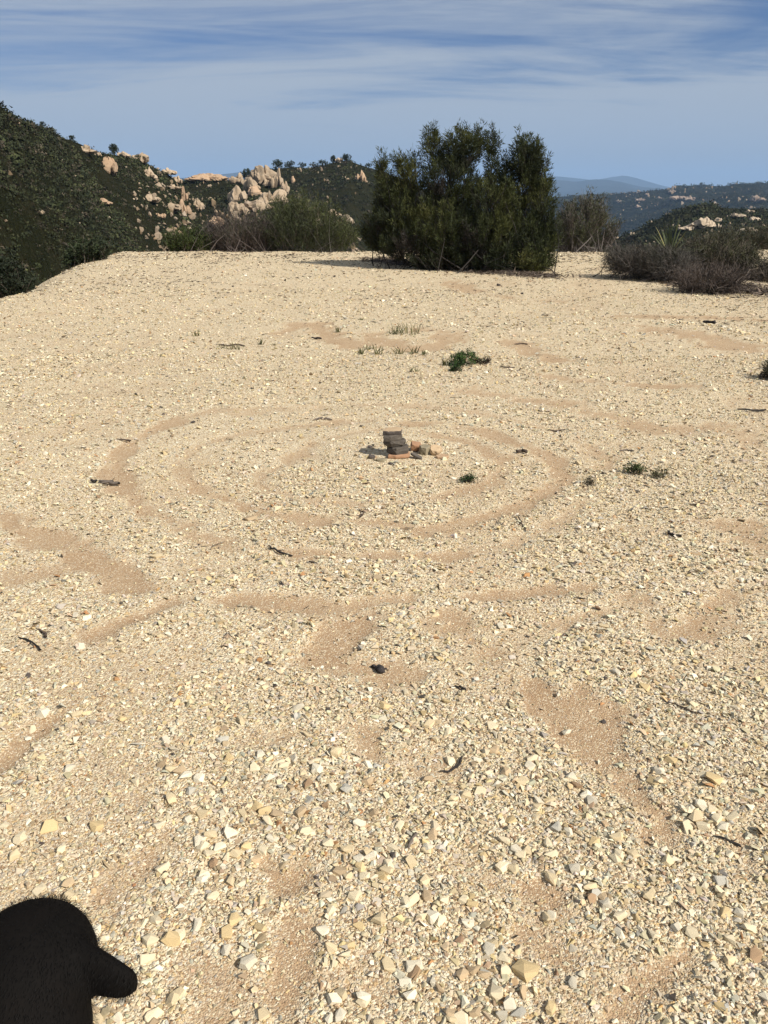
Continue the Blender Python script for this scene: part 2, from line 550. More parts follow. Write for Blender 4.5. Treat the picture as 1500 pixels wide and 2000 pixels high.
class Hill:
    """a ridge: its crest is the list of bearings and heights, and it falls from there to the valley on both sides"""

    def __init__(s, name, crest, dist, base_frac, base_z, mat, amp, nscale, seed, nu=160, nt=90, gully=1.0, lift=0.0):
        s.cu = np.array([c[0] for c in crest], float); s.cv = np.array([c[1] for c in crest], float)
        s.du = np.array([d[0] for d in dist], float); s.dd = np.array([d[1] for d in dist], float)
        s.bf, s.bz, s.amp, s.ns, s.seed, s.lift = base_frac, base_z, amp, nscale, seed, lift
        U, T = np.meshgrid(np.linspace(s.cu[0], s.cu[-1], nu), np.concatenate([np.linspace(0, 1, nt), np.linspace(1.02, 1.6, 20)]), indexing='ij')
        P = s.point(U, T)
        i = np.arange(U.size).reshape(U.shape)
        q = np.stack([i[:-1, :-1], i[1:, :-1], i[1:, 1:], i[:-1, 1:]], -1).reshape(-1, 4)
        s.obj = tag(link(name, mesh_np(name, P.reshape(-1, 3), q, mat, smooth=True)), kind='structure')

    def point(s, U, T):
        U = np.asarray(U, float); T = np.asarray(T, float)
        V = np.interp(U, s.cu, s.cv)
        D = np.interp(U, s.du, s.dd)
        a = (U - 750) / F
        bb = (1000 - V) / F
        dy = math.cos(PITCH) + bb * math.sin(PITCH)
        dz = -math.sin(PITCH) + bb * math.cos(PITCH)
        # bearing from the level ray of that column, height from the crest
        L = np.hypot(a, dy)
        hx, hy, te = a / L, dy / L, dz / L
        r = D * (s.bf + (1 - s.bf) * np.clip(T, 0, None))
        zc_ = CAM[2] + D * te - s.lift
        f = np.clip(T, 0, 1)
        z = s.bz + (zc_ - s.bz) * (f ** .92)
        z = np.where(T > 1, zc_ - (zc_ - s.bz) * 1.0 * (T - 1), z)
        X, Y = hx * r, hy * r
        wdw = np.clip(np.sin(np.pi * np.clip(T, 0, 1)) * 1.4, 0, 1)
        n = fbm(X / s.ns, Y / s.ns, s.seed, 5) - .5
        z = z + s.amp * n * wdw + s.amp * .10 * (fbm(X / s.ns * 5, Y / s.ns * 5, s.seed + 3, 3) - .5)
        return np.stack([X, Y, z], -1)

    def at_pixel(s, u, v):
        T = np.linspace(.03, 1.0, 220)
        P = s.point(np.full_like(T, u), T)
        c, sn = math.cos(PITCH), math.sin(PITCH)
        dy, dz = P[:, 1], P[:, 2] - CAM[2]
        depth = dy * c - dz * sn
        vv = 1000 - F * (dy * sn + dz * c) / depth
        k = np.where(vv <= v)[0]
        return P[k[0]] if len(k) else P[-1]


hill_left = Hill('hill', [(-420, 60), (-200, 120), (0, 200), (40, 226), (110, 250), (150, 270), (185, 288), (240, 296), (270, 305), (310, 326), (345, 345), (370, 368), (395, 405), (430, 450), (480, 520)],
                 [(-420, 95), (0, 130), (345, 235), (480, 260)], .22, -48, M['hill_near'], 13, 30, 41, lift=.8)
hill_spur = Hill('hill_spur', [(-420, 180), (-150, 275), (0, 342), (60, 372), (130, 412), (200, 455), (270, 492), (330, 530), (380, 600)],
                 [(-420, 62), (0, 78), (380, 110)], .24, -38, M['hill_near'], 5, 14, 47, lift=.8)
hill_rock = Hill('rocky_ridge', [(200, 372), (280, 360), (340, 348), (375, 346), (430, 347), (470, 345), (500, 338), (545, 342), (580, 372), (640, 410), (690, 436), (760, 470), (860, 520)],
                 [(200, 330), (860, 280)], .3, -45, M['hill_near'], 16, 40, 53, lift=1.0)
hill_dark = Hill('dark_ridge', [(380, 395), (470, 362), (520, 330), (545, 323), (600, 322), (650, 312), (680, 306), (712, 318), (745, 331), (800, 352), (880, 390), (980, 430), (1080, 470)],
                 [(380, 430), (1080, 380)], .35, -60, M['hill_near'], 18, 60, 59, lift=1.2)
hill_mid = Hill('mid_hill', [(1090, 492), (1150, 474), (1215, 456), (1240, 446), (1290, 420), (1340, 397), (1388, 392), (1420, 399), (1450, 404), (1500, 405), (1600, 398), (1800, 420), (2000, 470)],
                [(1090, 400), (2000, 480)], .12, -32, M['hill_near'], 22, 60, 61, lift=1.2)
hill_low = Hill('near_slope', [(1000, 500), (1100, 482), (1200, 474), (1300, 470), (1400, 466), (1500, 468), (1700, 465), (2000, 480)],
                [(1000, 95), (2000, 130)], .38, -20, M['hill_near'], 5, 18, 67, lift=.8)
ridge_blue = Hill('blue_ridge', [(900, 392), (1050, 390), (1150, 384), (1180, 381), (1240, 376), (1270, 374), (1310, 372), (1322, 364), (1350, 361), (1400, 363), (1430, 360), (1470, 358), (1487, 355), (1500, 360), (1560, 352), (1700, 345), (2000, 370)],
                  [(900, 3000), (2000, 2600)], .45, -110, M['hill_far'], 160, 380, 71, nu=260)
ridge_far = Hill('low_far_ridge', [(800, 392), (1000, 390), (1100, 384), (1160, 379), (1200, 381), (1260, 385), (1400, 388), (2000, 390)],
                 [(800, 4600), (2000, 4600)], .6, -110, M['hill_far'], 120, 600, 73)
range_a = Hill('mountain_range', [(300, 352), (400, 344), (470, 336), (560, 340), (700, 360), (900, 372), (1000, 360), (1085, 352), (1120, 356), (1150, 352), (1185, 351), (1215, 356), (1260, 368), (1320, 374), (1500, 378), (2000, 380)],
               [(300, 13000), (2000, 13000)], .7, -110, M['hill_range'], 260, 1500, 79, nu=170, nt=40)
range_b = Hill('mountain_range', [(300, 370), (900, 378), (1060, 352), (1085, 344), (1120, 347), (1160, 352), (1195, 346), (1218, 343), (1240, 347), (1290, 362), (1340, 374), (1500, 380), (2000, 382)],
               [(300, 17500), (2000, 17500)], .8, -110, M['hill_range'], 260, 1800, 83, nu=170, nt=40)

# haze over the whole country
hb = bmesh.new()
bmesh.ops.create_cube(hb, size=1.0)
hm = bpy.data.meshes.new('haze'); hb.to_mesh(hm); hb.free()
hz_lo, hz_hi = -180.0, 900.0
haze = link('haze', hm, loc=(0, 0, (hz_lo + hz_hi) / 2), scale=(62000, 62000, hz_hi - hz_lo))
tag(haze, kind='stuff')
mh = bpy.data.materials.new('air'); mh.use_nodes = True
th = mh.node_tree; th.nodes.clear()
pv = th.nodes.new('ShaderNodeVolumePrincipled')
pv.inputs['Color'].default_value = (.42, .65, 1.0, 1)
pv.inputs['Density'].default_value = 0.8e-4
ho = th.nodes.new('ShaderNodeOutputMaterial')
th.links.new(pv.outputs[0], ho.inputs['Volume'])
hm.materials.append(mh)

# ------------------------------------------------------------------ chaparral on the hills: one mass per hill


def rand_dirs(n, g=rng):
    return unit(g.normal(size=(n, 3)))


def scrub_mass(name, hill, n, size, colors, umin, umax, tmin=.1, tmax=1.01, leaves=26, leafsz=.24, seed=1):
    g = np.random.default_rng(seed)
    U = g.uniform(umin, umax, n)
    T = tmin + (tmax - tmin) * g.random(n) ** .8
    P = hill.point(U, T)
    # scrub grows in patches
    pn = fbm(P[:, 0] / 14, P[:, 1] / 14, seed + 5, 3)
    keep = g.random(n) < np.clip((pn - .25) * 3.2, .15, 1)
    P = P[keep]; n = len(P)
    S = size * g.lognormal(0, .32, n)
    ci = g.choice(len(colors), n, p=np.array([c[1] for c in colors]) / sum(c[1] for c in colors))
    C = np.array([c[0] for c in colors])[ci] * g.uniform(.65, 1.35, (n, 1))
    C = C * (.1 + 1.9 * fbm(P[:, 0] / (size * 30), P[:, 1] / (size * 30), seed + 9, 3))[:, None]
    d = rand_dirs(n * leaves, g).reshape(n, leaves, 3)
    d[:, :, 2] = np.abs(d[:, :, 2]) * .95 - .08
    d = d + .25 * g.normal(size=d.shape)
    rad = g.uniform(.6, 1.05, (n, leaves, 1))
    c = P[:, None, :] + d * rad * (S[:, None, None] * np.array([1, 1, .8]))
    a = rand_dirs(n * leaves, g).reshape(n, leaves, 3)
    b2 = unit(np.cross(a, d + .4 * rand_dirs(n * leaves, g).reshape(n, leaves, 3)))
    ls = leafsz * S[:, None, None] * g.uniform(.6, 1.3, (n, leaves, 1)) * 1.6
    V = np.stack([c - a * ls * .6 - b2 * ls * .4, c + a * ls * .6 - b2 * ls * .3, c + b2 * ls * .7], 2).reshape(-1, 3)
    Fc = np.arange(len(V)).reshape(-1, 3)
    cc = np.repeat(C, leaves * 3, axis=0) * np.repeat(g.uniform(.75, 1.2, (n * leaves, 1)), 3, axis=0)
    o = link(name, mesh_np(name, V, Fc, M['farleaf'], col=cc))
    return tag(o, kind='stuff')


GREENS = [((.032, .039, .014), 4), ((.048, .052, .020), 3), ((.022, .028, .012), 3), ((.055, .046, .030), 1.4), ((.085, .068, .045), .5)]
scrub_mass('chaparral', hill_left, 17000, .52, GREENS, -110, 440, leaves=18, leafsz=.22, seed=101)
scrub_mass('chaparral', hill_spur, 9000, .30, GREENS, -90, 350, leaves=18, leafsz=.22, seed=103)
scrub_mass('chaparral', hill_rock, 6000, .8, GREENS, 300, 760, leaves=16, seed=105)
scrub_mass('chaparral', hill_dark, 6000, 1.0, GREENS, 470, 900, leaves=15, seed=107)
scrub_mass('chaparral', hill_mid, 5500, 1.2, GREENS, 1150, 1600, leaves=15, seed=109)
scrub_mass('chaparral', hill_low, 4500, .5, GREENS, 1060, 1600, leaves=18, seed=111)
scrub_mass('chaparral', ridge_blue, 6000, 5.5, GREENS, 1100, 1600, leaves=10, seed=113)

# ------------------------------------------------------------------ rock outcrops
M['sandstone'] = mat_stone('sandstone', (.35, .26, .17), (.42, .33, .23), (.17, .135, .10), scale=.5, bstr=.9, bdist=.25)
M['redrock'] = mat_stone('orange_sandstone', (.37, .245, .15), (.42, .30, .195), (.19, .14, .095), scale=.5, bstr=.9, bdist=.25)
M['farrock'] = mat_stone('far_rock', (.26, .19, .14), (.32, .25, .19), (.12, .10, .08), scale=.05, bstr=.9, bdist=1.5)
M['palerock'] = mat_stone('pale_sandstone', (.38, .30, .21), (.46, .37, .27), (.22, .18, .13), scale=.2, bstr=.9, bdist=.4)


def hull_np(pts):
    bm = bmesh.new()
    for p in pts: bm.verts.new(p)
    r = bmesh.ops.convex_hull(bm, input=bm.verts)
    bmesh.ops.delete(bm, geom=[v for v in bm.verts if not v.link_faces], context='VERTS')
    bmesh.ops.triangulate(bm, faces=bm.faces)
    bm.normal_update()
    bm.verts.index_update()
    V = np.array([v.co[:] for v in bm.verts]); Fc = np.array([[v.index for v in f.verts] for f in bm.faces])
    bm.free()
    return V, Fc


_ico = {}


def ico(sub):
    if sub not in _ico:
        bm = bmesh.new()
        bmesh.ops.create_icosphere(bm, subdivisions=sub, radius=1)
        V = np.array([v.co[:] for v in bm.verts]); Fc = np.array([[v.index for v in f.verts] for f in bm.faces])
        bm.free(); _ico[sub] = (V, Fc)
    return _ico[sub]


def craggy(sub, g, sides=11, rough=.16):
    """a boulder: a ball cut by random planes, then weathered"""
    V, Fc = ico(sub)
    V = V.copy()
    for _ in range(sides):
        nrm = unit(g.normal(size=3)); h = g.uniform(.45, .85)
        over = np.clip(V @ nrm - h, 0, None)
        V -= over[:, None] * nrm * .93
    o = g.uniform(0, 50, 2)
    n = fbm(V[:, 0] * 2.2 + o[0] + V[:, 2] * 1.3, V[:, 1] * 2.2 + o[1] - V[:, 2] * 1.9, 3, 4) - .5
    n2 = fbm(V[:, 0] * 6 + o[1] + V[:, 2] * 3, V[:, 1] * 6 + o[0] - V[:, 2] * 4, 9, 2) - .5
    return V * (1 + rough * 2 * n + rough * n2)[:, None], Fc


def outcrop(hill, u, v, wpx, hpx, mat, label, seed, lean=0.0, blocks=7):
    g = np.random.default_rng(seed)
    p = hill.at_pixel(u, v + hpx * .5)
    depth = p[1] * math.cos(PITCH) - (p[2] - CAM[2]) * math.sin(PITCH)
    mpp = depth / F
    grow = 1.25 if hill in (hill_left, hill_rock) else 1.0
    W, H = wpx * mpp * grow, hpx * mpp * (1 + (grow - 1) * .5)
    Vs, Fs, off = [], [], 0
    for k in range(blocks):
        V, Fc = craggy(3 if wpx > 40 else 2, g, sides=12, rough=.26)
        fx = g.uniform(-.5, .5) if blocks > 1 else 0
        hh = H * (1 - 1.2 * abs(fx) ** 1.4) * g.uniform(.5, 1.05)
        sx = W * g.uniform(.14, .34); sy = W * g.uniform(.2, .4)
        if blocks == 1: hh, sx, sy = H, W * .5, W * .45
        V = V * np.array([sx, sy, hh * .55])
        V[:, 0] += lean * V[:, 2]
        cx = fx * W * .75
        V += np.array([cx, g.uniform(-.25, .35) * W, hh * .30])
        Vs.append(V); Fs.append(Fc + off); off += len(V)
    V = np.concatenate(Vs); Fc = np.concatenate(Fs)
    me = mesh_np('rock_outcrop', V, Fc, mat, smooth=False)
    o = link('rock_outcrop', me, loc=p, rot=(0, 0, -math.atan2(p[0], p[1])))
    return tag(o, label, 'rock outcrop', 'sandstone outcrops on the hills')


OUT = [  # hill, u, v(centre), w, h, material, label
    (hill_left, 168, 292, 30, 18, 'sandstone', 'tan rocky patch near the top of the left hill, first below its dark crest'),
    (hill_left, 209, 321, 30, 34, 'redrock', 'upright orange boulder alone on the upper slope of the left hill'),
    (hill_left, 188, 300, 16, 12, 'sandstone', 'small tan rock just above the upright orange boulder on the left hill'),
    (hill_left, 238, 294, 26, 12, 'sandstone', 'low tan rock on the left hill crest beside its lone tree'),
    (hill_left, 274, 302, 36, 22, 'sandstone', 'tan rock shoulder on the crest halfway down the left hill'),
    (hill_left, 290, 336, 22, 24, 'sandstone', 'tan rock below the crest shoulder of the left hill'),
    (hill_left, 325, 334, 26, 16, 'sandstone', 'rounded tan rock on the lower crest of the left hill'),
    (hill_left, 346, 348, 16, 20, 'sandstone', 'tan rock at the lower end of the left hill crest'),
    (hill_left, 356, 374, 13, 36, 'redrock', 'narrow upright orange rock pillar at the right foot of the left hill'),
    (hill_left, 334, 364, 24, 14, 'sandstone', 'broken pale rocks left of the narrow orange pillar'),
    (hill_left, 289, 388, 28, 16, 'sandstone', 'ochre rock patch in the middle of the left hill slope'),
    (hill_left, 330, 402, 30, 18, 'sandstone', 'ochre rubble outcrop low on the left hill beside the long rock rib'),
    (hill_left, 354, 402, 22, 34, 'redrock', 'long orange rock rib running down the foot of the left hill'),
    (hill_left, 383, 397, 18, 24, 'sandstone', 'rounded pale rock at the far right of the left hill'),
    (hill_left, 303, 421, 17, 14, 'redrock', 'rounded pinkish boulder low on the left hill'),
    (hill_left, 255, 388, 9, 9, 'palerock', 'small single pale boulder in the scrub of the left hill'),
    (hill_left, 324, 452, 34, 18, 'redrock', 'pinkish rock strip just above the gravel edge on the left'),
    (hill_left, 188, 394, 28, 12, 'redrock', 'rusty soil and rock scar in the middle of the left hill'),
    (hill_spur, 70, 408, 20, 18, 'sandstone', 'small tan rock on the nearer spur at the far left'),
    (hill_left, 308, 484, 30, 12, 'sandstone', 'tan rocks right behind the gravel edge on the left'),
    (hill_rock, 407, 338, 60, 17, 'redrock', 'flat topped orange rock on the skyline of the saddle'),
    (hill_rock, 378, 343, 24, 8, 'redrock', 'low orange rock left of the flat topped one on the skyline'),
    (hill_rock, 443, 344, 12, 10, 'redrock', 'small orange skyline rock left of the round dark tree'),
    (hill_rock, 464, 348, 24, 24, 'sandstone', 'tan rock knob under the round dark skyline tree'),
    (hill_rock, 512, 338, 52, 42, 'sandstone', 'highest craggy tan peak of the rocky ridge'),
    (hill_rock, 542, 346, 24, 36, 'sandstone', 'right shoulder of the craggy tan peak'),
    (hill_rock, 490, 358, 26, 30, 'sandstone', 'tan crag below and left of the peak'),
    (hill_rock, 494, 372, 26, 22, 'redrock', 'reddish smooth rock in the middle of the rocky ridge'),
    (hill_rock, 462, 378, 30, 36, 'sandstone', 'stepped tan crag on the left side of the rocky ridge'),
    (hill_rock, 458, 404, 36, 34, 'sandstone', 'lower stepped crag on the left side of the rocky ridge'),
    (hill_rock, 530, 380, 42, 42, 'sandstone', 'slanting ribbed crag on the right of the rocky ridge'),
    (hill_rock, 505, 398, 34, 24, 'sandstone', 'low tan crag behind the top of the middle scrub'),
    (hill_rock, 556, 362, 16, 28, 'sandstone', 'thin tan rock at the right edge of the rocky ridge'),
    (hill_rock, 418, 432, 30, 24, 'redrock', 'single pinkish boulder low down in the scrub of the saddle'),
    (hill_rock, 520, 356, 14, 16, 'sandstone', 'small split rock under the highest craggy peak'),
    (hill_rock, 648, 392, 30, 14, 'sandstone', 'pale rocks peeping over the right end of the middle scrub'),
    (hill_rock, 674, 412, 26, 22, 'palerock', 'pale jagged rocks just left of the large bush'),
    (hill_dark, 570, 346, 12, 20, 'redrock', 'brown rock spike high on the dark ridge'),
    (hill_dark, 704, 342, 24, 28, 'redrock', 'brownish rock face on the dark ridge left of the large bush'),
    (hill_dark, 662, 310, 16, 12, 'sandstone', 'small rock pinnacle on the dark ridge top'),
    (hill_mid, 1378, 431, 46, 26, 'palerock', 'largest smooth pale slab slanting on the dark hill at the right'),
    (hill_mid, 1347, 444, 32, 13, 'palerock', 'pale slab below the largest slanting slab at the right'),
    (hill_mid, 1406, 428, 14, 12, 'palerock', 'small pale rock just right of the largest slanting slab'),
    (hill_mid, 1410, 440, 13, 14, 'palerock', 'small pointed pale rock between the slabs of the right hill'),
    (hill_mid, 1441, 420, 30, 11, 'palerock', 'wide pale rock upper middle of the right hill'),
    (hill_mid, 1478, 426, 20, 12, 'palerock', 'pale rock near the right border of the picture'),
    (hill_mid, 1466, 412, 16, 9, 'palerock', 'greyish rock above the pale rocks at the right border'),
    (hill_mid, 1456, 436, 9, 10, 'palerock', 'narrow pale rock below the wide one on the right hill'),
    (hill_mid, 1470, 448, 36, 9, 'palerock', 'low band of pale rocks at the right foot of the hill'),
    (hill_mid, 1305, 408, 10, 9, 'palerock', 'small rock on the left shoulder of the dark right hill'),
    (hill_mid, 1237, 455, 14, 9, 'palerock', 'small pale rock at the left foot of the dark right hill'),
    (hill_mid, 1206, 453, 10, 5, 'palerock', 'low pale rock right behind the thin grey bush'),
    (hill_mid, 1272, 428, 7, 6, 'palerock', 'tiny rock halfway up the left shoulder of the right hill'),
    (hill_mid, 1318, 442, 7, 6, 'palerock', 'tiny pale rock left of the low slab at the right'),
    (ridge_blue, 1253, 389, 24, 8, 'farrock', 'pale rock patch on the left of the hazy ridge'),
    (ridge_blue, 1266, 378, 12, 6, 'farrock', 'pale rock high on the left of the hazy ridge'),
    (ridge_blue, 1313, 372, 18, 9, 'farrock', 'pale rock face at the step of the hazy ridge'),
    (ridge_blue, 1328, 384, 34, 12, 'farrock', 'wide pinkish rock field in the middle of the hazy ridge'),
    (ridge_blue, 1352, 388, 20, 12, 'farrock', 'pale rock field right of the pinkish one on the hazy ridge'),
    (ridge_blue, 1484, 385, 24, 16, 'farrock', 'pinkish rock face on the hazy ridge near the right border'),
    (ridge_blue, 1246, 402, 18, 6, 'farrock', 'lowest pale rocks on the left of the hazy ridge'),
    (ridge_blue, 1288, 385, 12, 6, 'farrock', 'small pale rock between the patches of the hazy ridge'),
    (ridge_blue, 1210, 392, 14, 6, 'farrock', 'pale rocks at the left end of the hazy ridge'),
]
for i, (hl, u, v, wp, hp, mt, lab) in enumerate(OUT):
    outcrop(hl, u, v, wp, hp, M[mt], lab, 500 + i, lean=.25 if 'slant' in lab else 0, blocks=(15 if wp > 26 else 9 if wp > 13 else 4))

# loose rubble too small to tell apart on the slopes
g = np.random.default_rng(77)
Vs, Fs, Cs, off = [], [], [], 0
protos = [hull_np(unit(g.normal(size=(11, 3))) * g.uniform(.7, 1, (11, 1))) for _ in range(8)]
for hl, u0, u1, n, sz, tlo, thi in ((hill_left, 250, 420, 420, .30, .35, 1.0), (hill_left, -60, 300, 160, .18, .3, 1.0), (hill_spur, -40, 260, 60, .12, .4, 1), (hill_rock, 380, 700, 460, .42, .45, 1.0), (hill_dark, 560, 760, 120, .4, .5, 1.0),
                                (hill_mid, 1210, 1560, 150, .5, .4, .9), (ridge_blue, 1190, 1560, 330, 1.9, .4, .9)):
    U = g.uniform(u0, u1, n); T = g.uniform(tlo, thi, n)
    P = hl.point(U, T)
    cl = fbm(P[:, 0] / (40 * sz), P[:, 1] / (40 * sz), 7, 2)
    P = P[cl > .47]
    for p in P:
        V, Fc = protos[g.integers(8)]
        s = sz * g.lognormal(0, .45)
        Vs.append(V * np.array([s * g.uniform(.8, 1.5), s, s * g.uniform(.8, 1.6)]) + p + np.array([0, 0, s * 1.0 + sz * .4])); Fs.append(Fc + off); off += len(V)
        Cs.append(np.repeat((np.array([[.33, .25, .17]]) + g.uniform(-.06, .06)), len(V), axis=0))
tag(link('rubble', mesh_np('rubble', np.concatenate(Vs), np.concatenate(Fs), M['farleaf'], col=np.clip(np.concatenate(Cs), .02, 1))), kind='stuff')

# ------------------------------------------------------------------ plants


def foliage_np(g, centers, axes, L, per, leaf_l, leaf_w, spread, col, colvar=.25, curl=.55):
    """plumes: each a spray of thin leaves along an axis. returns verts, tris, cols"""
    n = len(centers)
    s = g.random((n, per, 1)) ** .9
    ax = axes[:, None, :]
    rad = rand_dirs(n * per, g).reshape(n, per, 3)
    rad = unit(rad - (rad * ax).sum(-1, keepdims=True) * ax)
    LL = np.broadcast_to(np.asarray(L).reshape(-1, 1, 1), (n, 1, 1))
    pos = centers[:, None, :] + ax * (s - .35) * LL + rad * spread * LL * g.random((n, per, 1)) * (1.1 - .7 * s)
    d = unit(ax * (1 - curl * .6) + rad * curl + .25 * rand_dirs(n * per, g).reshape(n, per, 3))
    sd = unit(np.cross(d, rand_dirs(n * per, g).reshape(n, per, 3)))
    ll = leaf_l * g.uniform(.6, 1.35, (n, per, 1)); ww = leaf_w * g.uniform(.7, 1.3, (n, per, 1))
    V = np.stack([pos - sd * ww * .5, pos + sd * ww * .5, pos + d * ll], 2).reshape(-1, 3)
    C = np.repeat(col, per * 3, axis=0) * np.repeat(g.uniform(1 - colvar, 1 + colvar, (n * per, 1)), 3, axis=0)
    return V, np.arange(len(V)).reshape(-1, 3), C


def lobe_points(g, lobes, n, shell=.55):
    lob = np.array(lobes, float)
    vol = lob[:, 3] * lob[:, 4] * lob[:, 5]
    wgt = vol ** .8
    k = g.choice(len(lob), n, p=wgt / wgt.sum())
    d = rand_dirs(n, g)
    r = shell + (1 - shell) * g.random((n, 1)) ** .6
    r = np.where(g.random((n, 1)) < .3, g.random((n, 1)) ** .5, r)
    return lob[k, :3] + d * r * lob[k, 3:6], d, k


def shrub(name, label, cat, base, lobes, n_pl, per, L, leaf_l, leaf_w, palette, stems=60, seed=1, spread=.35, up=.8, out=.5, stem_col=(.10, .082, .065), stem_r=.022, rootspread=.25, group=None, curl=.55, twigs=1.0, lean=(0, 0)):
    """base: root point; lobes: (x, y, z, rx, ry, rz) relative to the base"""
    g = np.random.default_rng(seed)
    root = empty(name, base, label, cat, group)
    P, d, k = lobe_points(g, lobes, n_pl)
    P[:, 2] = np.maximum(P[:, 2], .02 + .1 * L * g.random(n_pl))
    ax = unit(np.array([lean[0], lean[1], up]) + out * d + .3 * rand_dirs(n_pl, g))
    pal = np.array([p[0] for p in palette]); wt = np.array([p[1] for p in palette], float)
    # colour patches: neighbouring plumes are alike
    pn = fbm(P[:, 0] * 1.6 / max(L, .1) * .3 + seed, P[:, 2] * 1.6 / max(L, .1) * .3 + P[:, 1], seed, 2)
    q = np.clip(.75 * (pn - .2) / .6 + .25 * g.random(n_pl), 0, .999)
    ci = np.searchsorted(np.cumsum(wt / wt.sum()), q)
    col = pal[np.clip(ci, 0, len(pal) - 1)] * g.uniform(.75, 1.25, (n_pl, 1))
    V, Fc, C = foliage_np(g, P, ax, L * g.uniform(.6, 1.4, n_pl), per, leaf_l, leaf_w, spread, col, curl=curl)
    o = link('foliage', mesh_np('foliage', V, Fc, M['leaf'], col=C), root)
    tag(o, kind='stuff')
    # stems: from the root crown out to the plumes
    sel = g.choice(n_pl, min(stems, n_pl), replace=False)
    tips = P[sel] + ax[sel] * L * .4
    rb = np.stack([g.normal(0, rootspread, len(sel)), g.normal(0, rootspread, len(sel)), np.full(len(sel), -.05)], 1)
    rb[:, :2] += tips[:, :2] * .5
    mid1 = rb * .72 + tips * .28 + g.normal(0, .11, (len(sel), 3)) * np.array([1, 1, .5]) * min(1, L * 3) + np.array([0, 0, .06])
    mid2 = rb * .35 + tips * .65 + g.normal(0, .22, (len(sel), 3)) * L
    paths = np.stack([rb, mid1, mid2, tips], 1)
    rad = np.array([1, .75, .5, .2])[None] * stem_r * g.uniform(.5, 1.2, (len(sel), 1))
    tv, tq = tubes(paths, rad, 4)
    sc = np.repeat(np.array([stem_col]) * g.uniform(.6, 1.7, (len(sel), 1)), 16, axis=0)
    link('stem', mesh_np('stem', tv, tq, M['bark'], col=sc), root)
    # fine bare twigs inside
    nt_ = int(n_pl * twigs)
    if nt_:
        kk = g.choice(n_pl, nt_)
        st = P[kk] - ax[kk] * L * g.uniform(.3, 1.1, (nt_, 1))
        st[:, 2] = np.maximum(st[:, 2], .02)
        en = P[kk] + (ax[kk] + .5 * rand_dirs(nt_, g)) * L * g.uniform(.3, .8, (nt_, 1))
        tv, tq = tubes(np.stack([st, (st + en) / 2 + g.normal(0, .06, (nt_, 3)) * L, en], 1), np.array([[1, .8, .35]]) * stem_r * .28, 3)
        sc = np.repeat(np.array([stem_col]) * 1.25 * g.uniform(.6, 1.8, (nt_, 1)), 9, axis=0)
        tag(link('twigs', mesh_np('twigs', tv, tq, M['bark'], col=sc), root), kind='stuff')
    return root


def px_lobes(base, lobes, depth_y, thick=1.0):
    """lobes given as (u, v, ru, rv, dy, ry) in the photograph at the distance depth_y -> metres about base"""
    out = []
    for (u, v, ru, rv, dy, ry) in lobes:
        p = at_depth(u, v, depth_y + dy)
        dep = p[1] * math.cos(PITCH) - (p[2] - CAM[2]) * math.sin(PITCH)
        s = dep / F
        q = p - np.asarray(base)
        out.append((q[0], q[1], q[2], ru * s, ry, rv * s))
    return out


OLIVE = [((.042, .036, .030), 1.5), ((.026, .033, .013), 3), ((.043, .052, .016), 3), ((.070, .077, .022), 2.6), ((.105, .104, .032), 1.2)]
B = gp(905, 522); by = B[1]
B[2] = float(ground_z(np.array([B[0]]), np.array([B[1]]))[0])
shrub('large_bush', 'large tall olive green bush at the back of the gravel clearing', 'bush', B,
      px_lobes(B, [(846, 296, 20, 30, .2, .4), (848, 280, 10, 18, .2, .25), (905, 300, 36, 34, 0, .45), (905, 276, 14, 18, 0, .3), (936, 280, 12, 20, .1, .3), (958, 290, 10, 28, 0, .22), (965, 292, 6, 18, 0, .15),
                   (1028, 315, 30, 42, -.1, .45), (1018, 290, 10, 20, 0, .25), (1044, 298, 12, 22, -.1, .25), (1024, 370, 34, 40, -.1, .45), (1010, 430, 34, 50, -.3, .5), (1020, 470, 40, 40, -.5, .5), (1060, 400, 22, 40, -.3, .4), (1062, 450, 24, 46, -.4, .4),
                   (880, 360, 54, 50, 0, .8), (975, 352, 24, 40, 0, .5), (1050, 350, 26, 34, -.1, .4), (1066, 480, 22, 40, -.5, .4), (806, 345, 24, 32, .2, .45), (746, 322, 8, 20, .2, .2), (752, 352, 14, 30, .2, .3), (760, 385, 24, 34, .2, .4), (788, 322, 16, 14, .1, .25), (955, 410, 48, 58, -.3, .8), (778, 420, 46, 56, .1, .7), (738, 450, 28, 36, .2, .5),
                   (860, 450, 66, 58, -.4, .8), (950, 470, 66, 50, -.6, .8), (1042, 495, 34, 38, -.7, .5), (800, 480, 56, 28, -.3, .6), (900, 500, 66, 24, -.6, .5), (752, 474, 34, 20, .2, .5),
                   (1040, 518, 36, 20, -.9, .5), (960, 516, 56, 18, -.8, .5), (860, 510, 66, 18, -.6, .5)], by),
      3500, 50, .34, .08, .018, OLIVE, stems=90, seed=3, spread=.30, stem_r=.018, rootspread=.8, twigs=1.2, stem_col=(.028, .024, .021))

